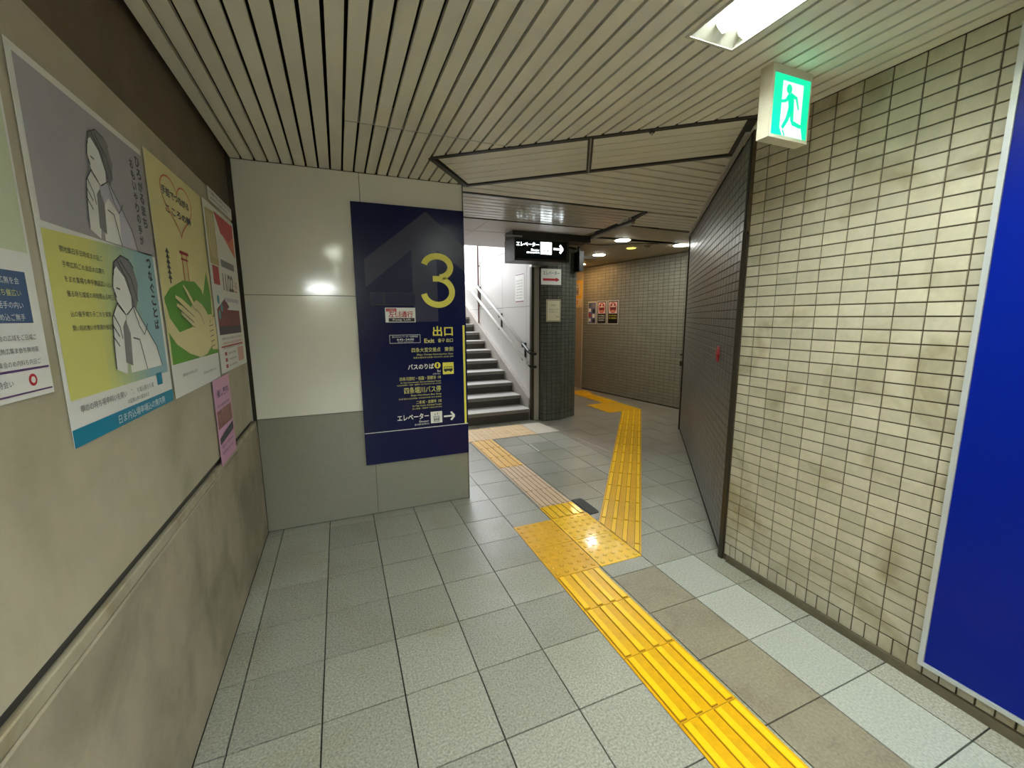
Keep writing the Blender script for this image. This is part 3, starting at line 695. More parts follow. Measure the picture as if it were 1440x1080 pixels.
# sprinkler on the ceiling rail
e = empty('sprinkler', (1.515,1.80,CZ), 'small grey sprinkler head on the dark ceiling rail', 'sprinkler')
b = MB(); b.disc((1.515,1.835), 0.014, CZ-0.012, CZ-0.0065, 14); b.build('cap', M_RAILDK, e)
b = MB(); b.disc((1.515,1.835), 0.006, CZ-0.022, CZ-0.0125, 10); b.build('nozzle', M_STEEL, e)
# loose cable on the lift hall ceiling
b = MB(); cp = [(2.95+0.9*t, 4.75-0.35*t+0.06*math.sin(t*7), CZ-0.006-0.012*math.sin(t*math.pi)) for t in [q/16 for q in range(17)]]
b.tube(cp, 0.005, 6); tag(b.build('cable', M_BRK), 'thin dark cable sagging along the lift hall ceiling', 'cable')

# ================================================================== EXIT SIGN
ex = empty('exit_sign', (1.652,1.24,2.2), 'green lit emergency exit sign with running figure under the ceiling', 'sign')
b = MB(); X_0, X_1, Z_0, Z_1, YF, YB = 1.541, 1.760, 2.068, 2.3195, 1.212, 1.262
b.box((X_0,YF,Z_0),(X_1,YB,Z_1)); b.build('housing', M_EXB, ex)
p = Print((X_0, YF-0.0012, Z_0), (1,0,0), (0,-1,0)); W, H = X_1-X_0, 0.222
p.rect(0.012,0.012,W-0.010,H+0.000,M_EXG,0); p.build('face', ex, 'lit green panel')
q = Print((X_0, YF-0.0016, Z_0), (1,0,0), (0,-1,0))
fx, fz = 0.012, 0.012; fw, fh = W-0.022, H-0.012
def E(a, c): return (fx+fw*a, fz+fh*c)
# white doorway with the slanting floor
q.poly([E(.22,.90),E(.80,.90),E(.80,.22),E(.22,.12)], M_EXW, 1)
q.poly([E(.22,.125),E(.80,.225),E(.88,.0),E(.30,.0)], M_EXW, 1)
g_ = M_EXG
q.circ(*E(.40,.78), 0.0150, g_, 3, rb=0.0165)
q.stroke([E(.42,.70),E(.47,.60),E(.50,.46)], [0.028,0.034,0.028], g_, 3)
q.stroke([E(.43,.69),E(.33,.58),E(.20,.55)], [0.016,0.012,0.010], g_, 3)
q.stroke([E(.44,.69),E(.62,.66),E(.70,.48)], [0.018,0.013,0.008], g_, 3)
q.stroke([E(.48,.50),E(.40,.28),E(.28,.12)], [0.024,0.018,0.015], g_, 3)
q.stroke([E(.50,.50),E(.54,.28),E(.56,.24),E(.80,.20)], [0.024,0.018,0.018,0.014], g_, 3)
q.stroke([E(.30,.09),E(.36,.0)], 0.008, g_, 3)
q.build('pictogram', ex, 'white doorway with green running figure')

# ================================================================== NAVY EXIT BOARD
bd = empty('exit_board', (0.49,3.0,1.26), 'large navy exit board with yellow number 3 on the pale wall', 'sign')
fp = Print((0, 2.996, 1.40), (1,0,0), (0,-1,0))
fp.sheet(0.117, -1.022, 0.862, 0.737, 0.016, M_NAVY, 'board', bd)
a = fp
a.poly([(.594,.712),(.182,.382),(.180,.20),(.50,.466)], M_ARROWG, 1); a.poly([(.594,.712),(.50,.466),(.66,.466)], M_ARROWG, 1)
a.poly([(.594,.712),(.66,.466),(.8615,.325),(.8615,.497)], M_ARROWG, 1); a.rect(.49,-.027,.66,.466,M_ARROWG,1); a.build('arrow_symbol', bd, 'large translucent grey arrow pointing up')
# the numeral
top = arc(.662,.357,.078,165,-62,22,.0625)
num = [( .565,.330),(.5675,.345)]
a.stroke(arc(.664,.3500,.0930,168,-80,26,.0725), .042, M_YEL, 2)
a.stroke(arc(.664,.1800,.1010,80,-170,30,.0900), .042, M_YEL, 2)
a.rect(.630,.250,.700,.288,M_YEL,3)
a.build('numeral', bd, 'big yellow number 3')
a.rect(.835,-.79,.851,-.056,M_YEL,1); a.build('side_stripe', bd, 'yellow vertical stripe')
a.rect(.118,-.795,.861,-.790,M_WHITE,1); a.build('divider_line', bd, 'thin white line')
# taped-over patches, their edge shadow painted as a black rim
for x0, x1 in ((.207,.292),(.295,.505)):
    b = MB(); b.box((x0,2.9925,1.40+.085),(x1,2.9955,1.40+.170),1); b.box((x0+.004,2.9922,1.40+.089),(x1-.004,2.9924,1.40+.166),0); b.build('cover_patch', [M_NAVYS, M_BLACK], bd)
a.text('出口', .617,-.131,.762,-.060, M_YEL, 1, .02)
a.text('Exit', .554,-.177,.626,-.146, M_PYEL, 1, .02); a.text('출구 出口', .652,-.175,.761,-.148, M_PYEL, 1, .01)
a.frame(.317,-.174,.527,-.116,.0025,M_WHITE,1)
a.text('出入口エレベーター利用時間', .335,-.136,.509,-.122, M_WHITE, 1); a.text('4:45~24:00', .365,-.157,.482,-.141, M_WHITE, 1, .01); a.text('Elevator operating hours', .372,-.170,.478,-.161, M_WHITE, 1)
a.text('四条大宮交差点', .463,-.241,.668,-.209, M_PYEL, 1, .003); a.text('東側', .697,-.241,.761,-.209, M_PYEL, 1, .003)
a.text('Shijo Omiya Intersection East', .498,-.268,.761,-.252, M_PYEL, 1); a.text('四条大宫交叉口东侧 시조오미야 교차로 동쪽', .474,-.285,.761,-.273, M_PYEL, 1)
a.text('バスのりば', .432,-.363,.616,-.324, M_WHITE, 1, .02)
a.circ(.642,-.340,.0225,M_YEL,1); a.text('1', .636,-.354,.647,-.326, M_NAVY, 2, .02)
a.text('Bus', .640,-.388,.664,-.372, M_WHITE, 1); a.text('公交 버스', .606,-.407,.663,-.395, M_WHITE, 1)
a.text('四条河原町・祇園・銀閣寺', .372,-.440,.628,-.413, M_PYEL, 1, 0); a.text('方面', .640,-.436,.664,-.416, M_PYEL, 1)
a.text('for Shijo Kawaramachi, Gion and Ginkakuji Temple', .376,-.461,.664,-.448, M_PYEL, 1); a.text('往四条河原町・祇园・银阁寺 시조가와라마치·기온·긴카쿠지', .352,-.476,.664,-.466, M_PYEL, 1)
a.text('四条堀川バス停', .399,-.534,.662,-.487, M_PYEL, 1, .004)
a.text('Shijo Horikawa Bus Stop', .444,-.557,.664,-.542, M_PYEL, 1); a.text('四条堀川公交车站 시조호리카와 버스정류장', .360,-.575,.664,-.564, M_PYEL, 1)
a.text('二条城・金閣寺', .480,-.613,.625,-.588, M_PYEL, 1, 0); a.text('方面', .638,-.610,.663,-.590, M_PYEL, 1)
a.text('for Nijo Castle, Kinkakuji Temple', .452,-.634,.664,-.620, M_PYEL, 1); a.text('往二条城・金阁寺 니조성·킨카쿠지', .450,-.651,.662,-.640, M_PYEL, 1)
a.text('エレベーター', .343,-.727,.566,-.683, M_WHITE, 1, .02)
a.text('Elevator', .496,-.751,.566,-.736, M_WHITE, 1); a.text('直升电梯 엘리베이터', .462,-.771,.566,-.758, M_WHITE, 1)
a.build('lettering', bd, 'yellow and white lettering')
# bus pictogram
a.rect(.680,-.408,.761,-.322,M_YEL,1)
a.rect(.688,-.385,.753,-.352,M_BLACK,2); a.rect(.692,-.368,.750,-.356,M_YEL,3)
for xx in (.703,.716,.729,.742): a.rect(xx,-.368,xx+.003,-.356,M_BLACK,4)
a.circ(.702,-.386,.0065,M_BLACK,3,seg=12); a.circ(.738,-.386,.0065,M_BLACK,3,seg=12)
a.build('bus_pictogram', bd, 'yellow square with black bus')
def lift_icon(p, x0, z0, x1, z1, mw, mk, lay=1):
    w, h = x1-x0, z1-z0; p.rect(x0,z0,x1,z1,mw,lay)
    p.frame(x0+.24*w,z0+.10*h,x0+.76*w,z0+.60*h,.045*w,mk,lay+1)
    for k in range(3):
        cx = x0+(.36+.14*k)*w; p.circ(cx,z0+.44*h,.045*w,mk,lay+1,seg=10); p.rect(cx-.05*w,z0+.20*h,cx+.05*w,z0+.38*h,mk,lay+1)
    for cx, d in ((x0+.38*w,-1),(x0+.60*w,1)):
        zc = z0+.78*h; p.rect(cx-.02*w,zc-.09*h,cx+.02*w,zc+.09*h,mk,lay+1); p.poly([(cx-.07*w,zc+d*.03*h),(cx+.07*w,zc+d*.03*h),(cx,zc+d*.12*h)][::d], mk, lay+1)
lift_icon(a, .580,-.765,.664,-.679, M_WHITE, M_DGREY); a.build('lift_pictogram', bd, 'white square lift symbol')
def arrow_r(p, x0, x1, zc, h, t, m, lay=1):
    p.rect(x0, zc-t/2, x1-t*0.4, zc+t/2, m, lay); k = h/2
    p.stroke([(x1-k*0.98,zc+k),(x1-t*0.35,zc)], t*1.15, m, lay+1); p.stroke([(x1-k*0.98,zc-k),(x1-t*0.35,zc)], t*1.15, m, lay+2)
arrow_r(a, .677, .761, -.722, .062, .012, M_WHITE); a.build('right_arrow', bd, 'white arrow pointing right')
# sticker
sk = empty('keep_left_sticker', (0.4,2.994,1.42), 'small white keep left sticker with red writing on the navy board', 'sticker')
s_ = Print((0,2.9935,1.40),(1,0,0),(0,-1,0)); s_.sheet(.297,-.030,.499,.069,.002,M_WHITE,'sheet',sk)
s_.rect(.303,.043,.372,.064,M_RED,1); s_.text('この階段は', .310,.048,.366,.059,M_WHITE,2)
s_.text('左側通行', .318,.002,.482,.046,M_RED,2,.02); s_.rect(.318,-.026,.492,-.001,M_BLACK,1); s_.text('Keep Left', .345,-.022,.465,-.005,M_WHITE,2,.01)
s_.build('lettering', sk)

# ================================================================== LEFT WALL POSTERS  (u = y)
lp = lambda lift=0.0025: Print((-0.5195+lift, 0, 1.40), (0,1,0), (1,0,0))
def scrib(p, x0, z, x1, h, m, lay=2, seed=0):
    """line of small writing"""
    rr = random.Random(seed); s = ''.join(rr.choice('手話を広めるまちの集いのご案内申込開催日時会場無料地域') for _ in range(max(4, int((x1-x0)/h*0.95))))
    p.text(s, x0, z, x1, z+h, m, lay)
M_PGREY = mat('poster_grey', (166,162,168), 0.5, noise=(6,.06,4)); M_PYL = mat('poster_yellow', (206,204,112), 0.5, noise=(5,.04,3)); M_PTEAL = mat('poster_teal', (0,128,160), 0.45)
M_PPALE = mat('poster_pale_blue', (150,186,190), 0.5); M_HAIR = mat('poster_hair_grey', (128,126,128), 0.5); M_LINE = mat('poster_line', (66,68,74), 0.5)
M_GRN = mat('poster_green', (94,158,52), 0.5); M_CRM = mat('poster_cream', (222,212,150), 0.5, noise=(3,.03,3)); M_SKIN = mat('poster_hand_cream', (226,214,160), 0.5)
M_PINK = mat('flyer_pink', (212,160,192), 0.5); M_ORG = mat('poster_orange', (214,110,74), 0.5); M_NV = mat('poster_navy', (66,92,130), 0.5)
M_PLILAC = mat('poster_lilac_white', (196,192,204), 0.5); M_PUR = mat('poster_purple', (90,60,110), 0.5); M_PIC = mat('poster_photo_red', (126,44,52), 0.5, noise=(30,.3,4))
M_MTN = mat('poster_photo_dark', (60,44,56), 0.5, noise=(30,.3,4)); M_GOLD = mat('poster_gold', (186,170,110), 0.5)
e = empty('poster', (-0.517,0.8,1.5), 'cut-off poster at the left edge of the photo with navy text block', 'poster')
p = lp(); p.sheet(0.50,-0.137,1.075,0.50,0.001,M_PAPER,'sheet',e)
p.rect(.50,.12,1.068,.49,mat('poster_mint',(200,208,176),.5),1)
for yy, zz, r in ((.80,.42,.09),(1.0,.30,.035),(.99,.22,.03),(.9,.2,.04)): p.circ(yy,zz,r,M_ORG,2)
p.rect(.50,-.005,1.05,.085,M_NV,1)
for k in range(4): scrib(p,.60,.062-.021*k,1.03,.012,M_PYEL if k==1 else M_WHITE,2,k)
for k in range(3): scrib(p,.55,-.035-.022*k,1.05,.010,M_DGREY,2,k+8)
p.rect(.50,-.088,1.07,-.084,M_PUR,2); p.rect(.50,-.128,1.07,-.125,M_PUR,2); p.circ(1.02,-.106,.011,M_RED,2); p.circ(1.02,-.106,.006,M_PAPER,3); scrib(p,.60,-.112,.97,.012,M_DGREY,2,20)
p.build('artwork',e)
# poster with two praying figures
e = empty('poster', (-0.517,1.39,1.5), 'tall grey and yellow poster of two figures with clasped hands', 'poster')
p = lp(); p.sheet(1.108,-0.262,1.672,0.500,0.001,M_PAPER,'sheet',e)
p.rect(1.124,.190,1.672,.484,M_PGREY,1)
def figure(p, ox, oz, s, hair, robe):
    T = lambda pts: [(ox+s*x, oz+s*z) for x, z in pts]
    p.poly(T([(.30,.92),(.22,.98),(.08,1.0),(-.06,.93),(-.10,.80),(-.04,.70),(.22,.52),(.30,.62),(.36,.78)]), hair, 2)   # hair mass
    p.poly(T([(-.10,.84),(-.02,.90),(.10,.82),(.18,.66),(.16,.54),(.02,.50),(-.10,.58),(-.13,.68)]), M_WHITE, 3)  # face
    p.poly(T([(.04,.50),(.20,.58),(.34,.44),(.58,.20),(.66,0),(-.02,0),(.0,.30)]), robe, 3)                      # shoulder / arm
    p.poly(T([(-.02,.0),(.30,.0),(.34,.30),(.16,.42),(.02,.30)]), M_WHITE, 4)
    p.poly(T([(-.28,.06),(-.10,.0),(-.02,.28),(.02,.50),(-.10,.60),(-.22,.48),(-.26,.26)]), M_WHITE, 4)           # clasped hands
    p.poly(T([(-.10,.10),(.02,.06),(.06,.34),(.00,.46),(-.06,.40)]), hair, 5)
    for ln in ([(-.28,.06),(-.26,.26),(-.22,.48),(-.10,.60),(.0,.52)],[(-.20,.50),(-.12,.40),(-.10,.30)],[(-.24,.42),(-.15,.32)],[(-.26,.33),(-.17,.24)],
               [(.04,.50),(.20,.58),(.34,.44),(.58,.20),(.66,.0)],[(.18,.56),(.26,.40),(.34,.32),(.44,.42)],[(.10,.30),(.22,.28),(.30,.0)],[(-.13,.68),(-.10,.58),(.02,.50)],
               [(-.10,.84),(-.14,.72),(-.10,.64)],[(-.08,.72),(-.02,.71)],[(.30,.92),(.22,.98),(.08,1.0),(-.06,.93),(-.10,.82)],[(.05,.96),(.22,.82),(.30,.62)],[(.0,.95),(.14,.80),(.20,.60)]):
        p.stroke(T(ln), s*0.013, M_LINE, 6)
figure(p, 1.375, .192, .262, M_HAIR, M_PLILAC)
for k in range(16):
    t_ = min(1, max(0, (k-4)/8)); ca, cb_ = (208,206,116), (148,186,192)
    u0, u1 = 1.120+.0334*k, 1.120+.0334*(k+1)
    p.poly([(u0,-.165),(u1,-.165),(u1,.176+.00125*(k+1)),(u0,.176+.00125*k)], mat('poster_blend_%02d' % k, tuple(int(ca[c]+(cb_[c]-ca[c])*t_) for c in range(3)), .5), 1)
figure(p, 1.41, -.140, .305, M_HAIR, M_WHITE)
for k in range(6): scrib(p,1.17,.138-.030*k-(0.012 if k>3 else 0),1.17+(.17,.17,.2,.24,.20,.22)[k],.013,M_LINE,2,k+30)
for k, ch in enumerate('おもいやりの手が'): p.text(ch,1.578,.425-.030*k,1.604,.451-.030*k,M_LINE,2,.04); 
for k, ch in enumerate('ひろがるまち'): p.text(ch,1.618,.440-.034*k,1.650,.470-.034*k,M_LINE,2,.04)
for k, ch in enumerate('つなぐことば'): p.text(ch,1.600,.150-.036*k,1.632,.180-.036*k,M_LINE,3,.04)
scrib(p,1.15,-.196,1.36,.016,M_DGREY,2,50); p.text('〽',1.385,-.196,1.40,-.180,M_LINE,2); scrib(p,1.42,-.196,1.53,.014,M_DGREY,2,51); p.rect(1.56,-.196,1.60,-.160,M_PTEAL,2); scrib(p,1.36,-.216,1.49,.012,M_DGREY,2,52)
p.rect(1.108,-.262,1.672,-.224,M_PTEAL,1); scrib(p,1.30,-.255,1.60,.022,M_WHITE,2,53)
p.build('artwork',e)
# green poster with hands
e = empty('poster', (-0.517,1.98,1.5), 'cream and green poster with holding hands below a heart outline', 'poster')
p = lp(0.004); p.sheet(1.690,-0.262,2.270,0.520,0.001,M_PAPER,'sheet',e)
p.rect(1.690,-.150,2.270,.520,M_CRM,1)
hx, hz = 1.955, .408
heart = [(hx+.16*math.sin(t)**3, hz+.0066*(13*math.cos(t)-5*math.cos(2*t)-2*math.cos(3*t)-math.cos(4*t))) for t in [2*math.pi*k/40 for k in range(41)]]
p.stroke(heart,.006,M_ORG,2); p.text('手話でつながる',1.80,.415,2.08,.445,M_LINE,3,.03); p.text('こころの輪',1.82,.360,2.09,.390,M_LINE,3,.03)
p.poly([(1.702,.0),(1.702,.069),(1.76,.102),(1.903,.139),(2.042,.145),(2.12,.12),(2.151,.08),(2.151,-.10),(1.80,-.10)],M_GRN,2); p.poly([(2.13,.09),(2.19,.165),(2.22,.20),(2.25,.10),(2.235,.02),(2.13,.02)],M_GRN,3)
p.poly([(1.702,-.15),(1.702,-.03),(1.80,-.08),(2.0,-.08),(2.27,.02),(2.27,-.15)],M_GRN,2)
p.rect(1.773,.12,1.783,.235,M_LINE,4)
for k in range(6): p.poly([(1.758,.135+.017*k),(1.798,.135+.017*k),(1.778,.150+.017*k)],M_LINE,5)
p.rect(1.922,.14,1.930,.235,M_ORG,4); p.rect(1.972,.14,1.980,.235,M_ORG,4); p.rect(1.902,.235,2.0,.246,M_RED,5); p.rect(1.912,.214,1.990,.221,M_RED,5)
p.poly([(1.700,.055),(1.724,.004),(1.80,-.045),(1.90,-.035),(2.03,-.02),(2.12,-.02),(2.16,-.06),(2.18,-.115),(2.10,-.143),(2.009,-.150),(1.88,-.125),(1.76,-.085),(1.695,-.040)],M_SKIN,4)
p.poly([(1.97,.055),(2.03,.075),(2.10,.06),(2.16,.03),(2.19,-.02),(2.16,-.08),(2.02,-.06),(1.93,-.02),(1.93,.02)],M_SKIN,5)
for a0, b0, a1, b1 in ((1.895,.122,2.01,.040),(1.800,.078,1.98,.022),(1.805,.050,1.97,.000),(1.84,.022,1.97,-.020)):
    p.stroke([(a0,b0),((a0*2+a1)/3,(b0*2+b1)/3+.003),((a0+a1*2)/3,(b0+b1*2)/3+.003),(a1,b1)],[.010,.020,.022,.022],M_SKIN,6); p.stroke([(a0,b0-.008),((a0+a1)/2,(b0+b1)/2-.012),(a1,b1-.012)],.0028,M_LINE,7)
p.poly([(2.18,-.13),(2.27,-.135),(2.27,.01),(2.22,.01),(2.17,-.03),(2.155,-.08)],M_SKIN,6)
for k in range(5): p.stroke([(2.17,-.118+.022*k),(2.23,-.112+.022*k)],.003,M_LINE,7)
p.stroke([(2.01,.04),(2.06,.02),(2.10,-.02)],.003,M_LINE,7)
scrib(p,1.78,-.20,1.95,.012,M_HAIR,2,60); scrib(p,2.02,-.22,2.22,.010,M_HAIR,2,61)
p.build('artwork',e)
# event poster near the corner
e = empty('poster', (-0.517,2.58,1.5), 'red and white event poster with pagoda photo nearest the room corner', 'poster')
p = lp(0.0055); p.sheet(2.290,-0.252,2.862,0.525,0.001,M_PAPER,'sheet',e)
p.poly([(2.31,.25),(2.31,.49),(2.46,.50),(2.46,.25)],M_GOLD,1); p.poly([(2.46,.505),(2.84,.505),(2.84,.45),(2.72,.40),(2.56,.42)],M_RED,1); p.poly([(2.60,.415),(2.72,.40),(2.84,.45),(2.84,.33)],M_ORG,1)
for k in range(4): p.stroke([(2.33+.03*k,.48),(2.36+.03*k,.41),(2.33+.03*k,.35),(2.37+.03*k,.28)],.006,M_PAPER,2)
p.rect(2.33,.16,2.44,.245,M_RED,2); p.rect(2.50,.255,2.78,.29,M_HAIR,2); p.text('11/22',2.50,.14,2.72,.225,M_DGREY,2,.02); p.text('土日',2.74,.14,2.80,.20,M_RED,2)
p.rect(2.50,.085,2.80,.105,M_PLILAC,2)
for q_ in range(3): p.circ(2.37+.05*(q_%2),.09-.035*q_,.022,mat('poster_cyan',(90,160,170),.5),2,seg=10)
p.rect(2.33,-.075,2.80,.045,M_PIC,1); p.poly([(2.33,.045),(2.50,.10),(2.60,.045)],M_PIC,1); p.rect(2.33,-.075,2.80,-.035,M_MTN,2); p.poly([(2.52,.045),(2.66,.085),(2.80,.045)],M_PAPER,2)
for k in range(3): scrib(p,2.36,-.10-.022*k,2.80,.012,M_RED if k==1 else M_DGREY,2,70+k)
p.rect(2.33,-.135,2.80,-.128,M_RED,2)
for k in range(3): p.rect(2.38,-.175-.03*k,2.42,-.158-.03*k,M_RED,3); scrib(p,2.45,-.173-.03*k,2.62,.010,M_DGREY,2,75+k)
p.rect(2.66,-.225,2.80,-.15,mat('poster_peach',(214,168,150),.5),2)
p.build('artwork',e)
e = empty('notice_strip', (-0.52,2.64,1.98), 'narrow white paper strip above the red event poster', 'notice')
p = Print((-0.516,0,1.40),(0,1,0),(1,0,0)); p.sheet(2.41,.545,2.88,.605,.001,M_PAPER,'sheet',e); scrib(p,2.44,.580,2.84,.016,M_DGREY,1,80); scrib(p,2.44,.556,2.78,.012,M_DGREY,1,81); p.build('lettering',e)
e = empty('flyer', (-0.517,2.26,0.95), 'narrow pink flyer hanging under the red event poster', 'flyer')
p = Print((-0.513,0,1.40),(0,1,0),(1,0,0)); p.sheet(2.115,-.640,2.400,-.262,.001,M_PINK,'sheet',e)
p.text('催し案内',2.16,-.345,2.36,-.310,M_PUR,1,.02); p.rect(2.13,-.48,2.38,-.40,mat('flyer_photo',(150,100,90),.5,noise=(30,.3,3)),1); p.poly([(2.13,-.52),(2.38,-.49),(2.38,-.53),(2.13,-.55)],M_LINE,1)
scrib(p,2.15,-.39,2.36,.014,M_PUR,1,90); scrib(p,2.15,-.57,2.36,.012,M_PUR,1,91); scrib(p,2.15,-.60,2.34,.012,M_PUR,1,92); p.build('artwork',e)

# ================================================================== BLUE BILLBOARD
bb_ = empty('billboard', (1.98,-0.3,1.2), 'tall glossy blue billboard panel in aluminium frame at the right edge', 'billboard')
b = MB(); y1_, y0_, z0, z1 = 0.727, -1.5, 0.085, 2.27; w = 0.016
b.box((1.962,y1_-w,z0),(1.985,y1_,z1)); b.box((1.962,y0_,z0),(1.985,y0_+w,z1)); b.box((1.962,y0_+w,z0),(1.985,y1_-w,z0+w)); b.box((1.962,y0_+w,z1-w),(1.985,y1_-w,z1)); b.build('frame', M_ALU, bb_)
b = MB(); b.box((1.968,y0_+w+.001,z0+w+.001),(1.984,y1_-w-.001,z1-w-.001)); b.build('panel', M_BLUE, bb_)

# ================================================================== HANGING SIGN
hs = empty('hanging_sign', (2.1,4.44,2.1), 'dark hanging lift sign with glowing white lettering and right arrow', 'sign')
HX0, HX1, HZ0, HZ1, HY0, HY1 = 1.79, 2.46, 2.005, 2.245, 4.30, 4.58
b = MB(); b.box((HX0,HY0+.002,HZ0),(HX1,HY1,HZ1)); b.build('housing', M_HOUS, hs)
b = MB(); b.box((HX0-.005,HY0+.03,HZ1+.001),(HX1+.3,HY1-.03,CZ-.001)); b.build('mount', M_RAILDK, hs)
b = MB(); b.box((HX0-.10,HY0+.01,HZ1+.006),(HX0+.10,HY0+.028,HZ1+.022)); b.build('mount_strip', M_STEEL, hs)
b = MB(); w = .014
b.box((HX0,HY0-.008,HZ0),(HX0+w,HY0+.001,HZ1)); b.box((HX1-w-.02,HY0-.008,HZ0),(HX1,HY0+.001,HZ1)); b.box((HX0+w,HY0-.008,HZ0),(HX1-w-.02,HY0+.001,HZ0+.022)); b.box((HX0+w,HY0-.008,HZ1-.018),(HX1-w-.02,HY0+.001,HZ1)); b.build('bezel', M_HOUS, hs)
p = Print((0,HY0-.0005,1.40),(1,0,0),(0,-1,0)); p.rect(HX0+w,HZ0-1.40+.022,HX1-w-.02,HZ1-1.40-.018,M_SIGNBK,1); p.build('face',hs,'black sign face')
p.text('エレベーター',1.815,.757,2.085,.803,M_LITW,3,.02); p.build('lettering',hs,'large glowing white lettering'); p.text('Elevator',1.990,.712,2.088,.735,M_LITW,3,.01); p.build('lettering',hs,'small glowing English lettering'); p.text('直升电梯 엘리베이터',1.935,.685,2.088,.704,M_LITW,3,.0)
p.build('lettering',hs,'smallest glowing lettering')
lift_icon(p,2.103,.683,2.240,.812,M_LITW,M_SIGNBK,2); p.build('lift_pictogram',hs,'glowing white square lift symbol')
arrow_r(p,2.262,2.385,.745,.085,.020,M_LITW,2); p.build('right_arrow',hs,'glowing white arrow')
# second sign in the lift hall, seen from the side
h2 = empty('hanging_sign', (3.06,5.06,2.1), 'small dark hanging sign on a bracket beside the top of the pillar', 'sign')
b = MB(); b.box((2.98,4.93,1.995),(3.045,5.07,2.25)); b.build('housing', M_BLACK, h2)
b = MB(); b.box((3.046,4.98,2.165),(3.27,5.02,2.20)); b.build('bracket', mat('bracket_brown',(84,66,48),.5), h2)
b = MB(); b.box((3.0,4.98,2.251),(3.02,5.02,CZ-.001)); b.build('hanger', M_HOUS, h2)

# ================================================================== NOTICES
e = empty('arrow_notice', (2.58,4.96,1.9), 'white notice with red right arrow high on the dark pillar', 'notice')
p = Print((0,4.962,1.40),(1,0,0),(0,-1,0)); p.sheet(2.438,.413,2.728,.612,.003,M_PAPER,'sheet',e); p.text('エレベーター',2.465,.535,2.705,.585,M_DGREY,1,.01); p.build('lettering',e)
p.rect(2.462,.462,2.655,.492,M_RED,1); p.poly([(2.650,.447),(2.705,.477),(2.650,.507)],M_RED,1); p.build('red_arrow',e,'red arrow pointing right')
e = empty('framed_notice', (2.62,4.96,1.5), 'cream framed notice below the red arrow notice on the dark pillar', 'notice')
p = Print((0,4.960,1.40),(1,0,0),(0,-1,0)); p.sheet(2.515,-.060,2.726,.225,.004,mat('notice_cream',(206,200,172),.5),'sheet',e); p.frame(2.522,-.053,2.719,.218,.006,mat('frame_brown',(96,60,50),.5),1)
p.text('お知らせ',2.585,.140,2.655,.165,M_DGREY,1,.01); p.text('階段を上がり',2.555,.085,2.695,.105,M_DGREY,1); p.text('右へお進みください',2.555,.055,2.695,.075,M_DGREY,1); p.text('駅長',2.655,-.010,2.700,.012,M_DGREY,1); p.build('lettering',e)
e = empty('stair_notice', (2.39,5.57,1.8), 'tall white notice on the pale stair wall above the handrails', 'notice')
p = Print((2.3965,0,1.40),(0,-1,0),(-1,0,0)); p.sheet(-5.73,.205,-5.415,.605,.002,M_WHITE,'sheet',e)
p.rect(-5.72,.585,-5.42,.598,mat('notice_mauve',(150,110,130),.5),1); p.rect(-5.72,.21,-5.42,.228,mat('notice_mauve',(150,110,130),.5),1)
for k in range(7): scrib(p,-5.69,.50-.040*k,-5.46,.016,M_DGREY,1,100+k)
p.build('lettering',e)
# posters on the far wall (u from the far corner towards the camera)
uF = Vector((-FW_D.x,-FW_D.y,0)); nF = Vector((FW_N.x,FW_N.y,0))
def fu(y): return (FW_B.y-y)/abs(uF.y)
def fpr(): return Print(Vector((FW_B.x,FW_B.y,1.40))+nF*0.004, uF, nF)
def blueposter():
    e = empty('poster', (4.38,6.79,1.47), 'blue poster of small picture squares, leftmost on the far wall', 'poster'); p = fpr(); a0, a1 = fu(6.90), fu(6.68)
    p.sheet(a0,-.130,a1,.276,.002,M_PAPER,'sheet',e); p.rect(a0+.01,-.12,a1-.012,.26,mat('far_poster_blue',(96,104,150),.5),1)
    for k in range(4):
        p.rect(a0+.02,-.09+.09*k,a0+.08,-.03+.09*k,(M_PAPER,M_RED,M_WHITE,M_DGREY)[k],2); p.rect(a0+.12,-.11+.09*k,a0+.19,-.04+.09*k,(M_BLACK,M_WHITE,M_BLACK,M_HAIR)[k],2)
    p.build('artwork',e)
blueposter()
def blackposter(ya, yb, lb, bot):
    e = empty('poster', (4.42,(ya+yb)/2,1.47), lb, 'poster', 'black warning posters on the far wall'); p = fpr(); a0, a1 = fu(ya), fu(yb); w = a1-a0
    p.sheet(a0,-.130,a1,.282,.002,M_PAPER,'sheet',e); p.rect(a0+.012,-.12,a1-.012,.272,M_BLACK,1); p.rect(a0+.03,.055,a1-.03,.255,mat('poster_pinkish',(226,196,190),.5),2)
    p.stroke(arc((a0+a1)/2,.155,.28*w,0,360,24,.085),.016,M_RED,3); p.rect(a0+.25*w,.115,a1-.25*w,.165,mat('poster_maroon',(110,40,40),.5),4); p.rect(a0+.3*w,.09,a1-.3*w,.112,M_ORG,4)
    for q_ in (.36,.64): p.circ(a0+q_*w,.20,.018,mat('poster_maroon',(110,40,40),.5),4,seg=10)
    for k, t_ in enumerate(bot): p.text(t_,a0+.04,.005-.040*k,a1-.04,.028-.040*k,M_YEL if len(bot)==2 else M_WHITE,3,.02)
    p.build('artwork',e)
blackposter(6.655,6.415,'black and red warning poster, middle one of three on the far wall',('終日禁煙','SMOKING','全面禁止'))
blackposter(6.385,6.125,'black and red warning poster, rightmost of three on the far wall',('No Smoking','in station'))
e = empty('lift_sign', (4.34,7.18,1.85), 'yellow and cream lift sign on the wall behind the dark pillar', 'sign')
p = Print((4.342,0,1.40),(0,-1,0),(-1,0,0)); p.sheet(-7.45,.180,-7.065,.690,.004,mat('lift_sign_cream',(232,208,160),.5),'sheet',e)
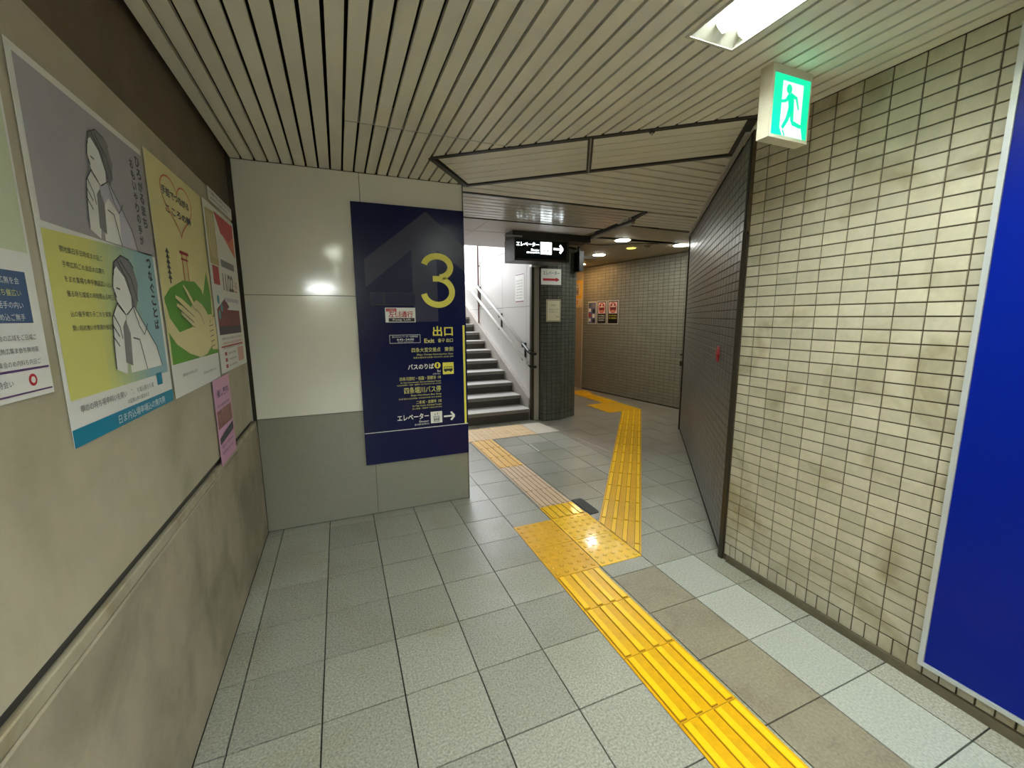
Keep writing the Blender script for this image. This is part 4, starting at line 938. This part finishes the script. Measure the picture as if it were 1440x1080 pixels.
p.rect(-7.45,.355,-7.065,.690,mat('lift_sign_yellow',(246,190,20),.5),1); lift_icon(p,-7.40,.40,-7.13,.65,mat('lift_sign_cream',(232,208,160),.5),M_DGREY,2); p.text('3',-7.30,.235,-7.21,.325,M_ORG,2,.01); scrib(p,-7.40,.20,-7.12,.012,M_DGREY,2,130); p.build('artwork',e)
# red tag on the oblique wall
e = empty('red_tag', (2.30,2.03,1.15), 'small crumpled red sticker on the taupe tiled wall beside the corner', 'sticker')
c0 = OB_A+OB_D*0.47+OB_N*0.004; b = MB(); nn = Vector((OB_N.x,OB_N.y,0)); uu = Vector((OB_D.x,OB_D.y,0)); oo = Vector((c0.x,c0.y,1.10))
b.add([oo+uu*0.01, oo+uu*0.05+nn*.004, oo+uu*.06+Vector((0,0,.05))+nn*.012, oo+uu*.045+Vector((0,0,.105))+nn*.006, oo+uu*.012+Vector((0,0,.10))+nn*.001, oo+Vector((0,0,.05))+nn*.010,
       oo+uu*0.01-nn*.003, oo+uu*0.05-nn*.003, oo+uu*.06+Vector((0,0,.05))-nn*.003, oo+uu*.045+Vector((0,0,.105))-nn*.003, oo+uu*.012+Vector((0,0,.10))-nn*.003, oo+Vector((0,0,.05))-nn*.003],
      [(0,1,2,5),(5,2,3,4),(1,0,6,7),(2,1,7,8),(3,2,8,9),(4,3,9,10),(5,4,10,11),(0,5,11,6)]); b.build('sticker', M_RED, e)

# extra ceiling lights across the concourse behind the camera (seen only as reflections)
for k, yy in enumerate((-7.6,-8.1)):
    e = empty('ceiling_light', (-0.7,yy,CZ), ['long crosswise ceiling lamp nearer of two behind the camera','long crosswise ceiling lamp farther of two behind the camera','crosswise ceiling lamp at the mouth of the side hall'][k], 'ceiling light')
    b = MB(); b.box((-1.4,yy-.06,CZ-.03),(-0.0,yy+.06,CZ-.001)); b.build('housing', M_BLADE, e)
    b = MB(); b.box((-1.38,yy-.05,CZ-.08),(-0.02,yy+.05,CZ-.031)); b.build('diffuser', M_TUBE2, e)
for o in COL.objects:
    if '_o' in o: del o['_o']
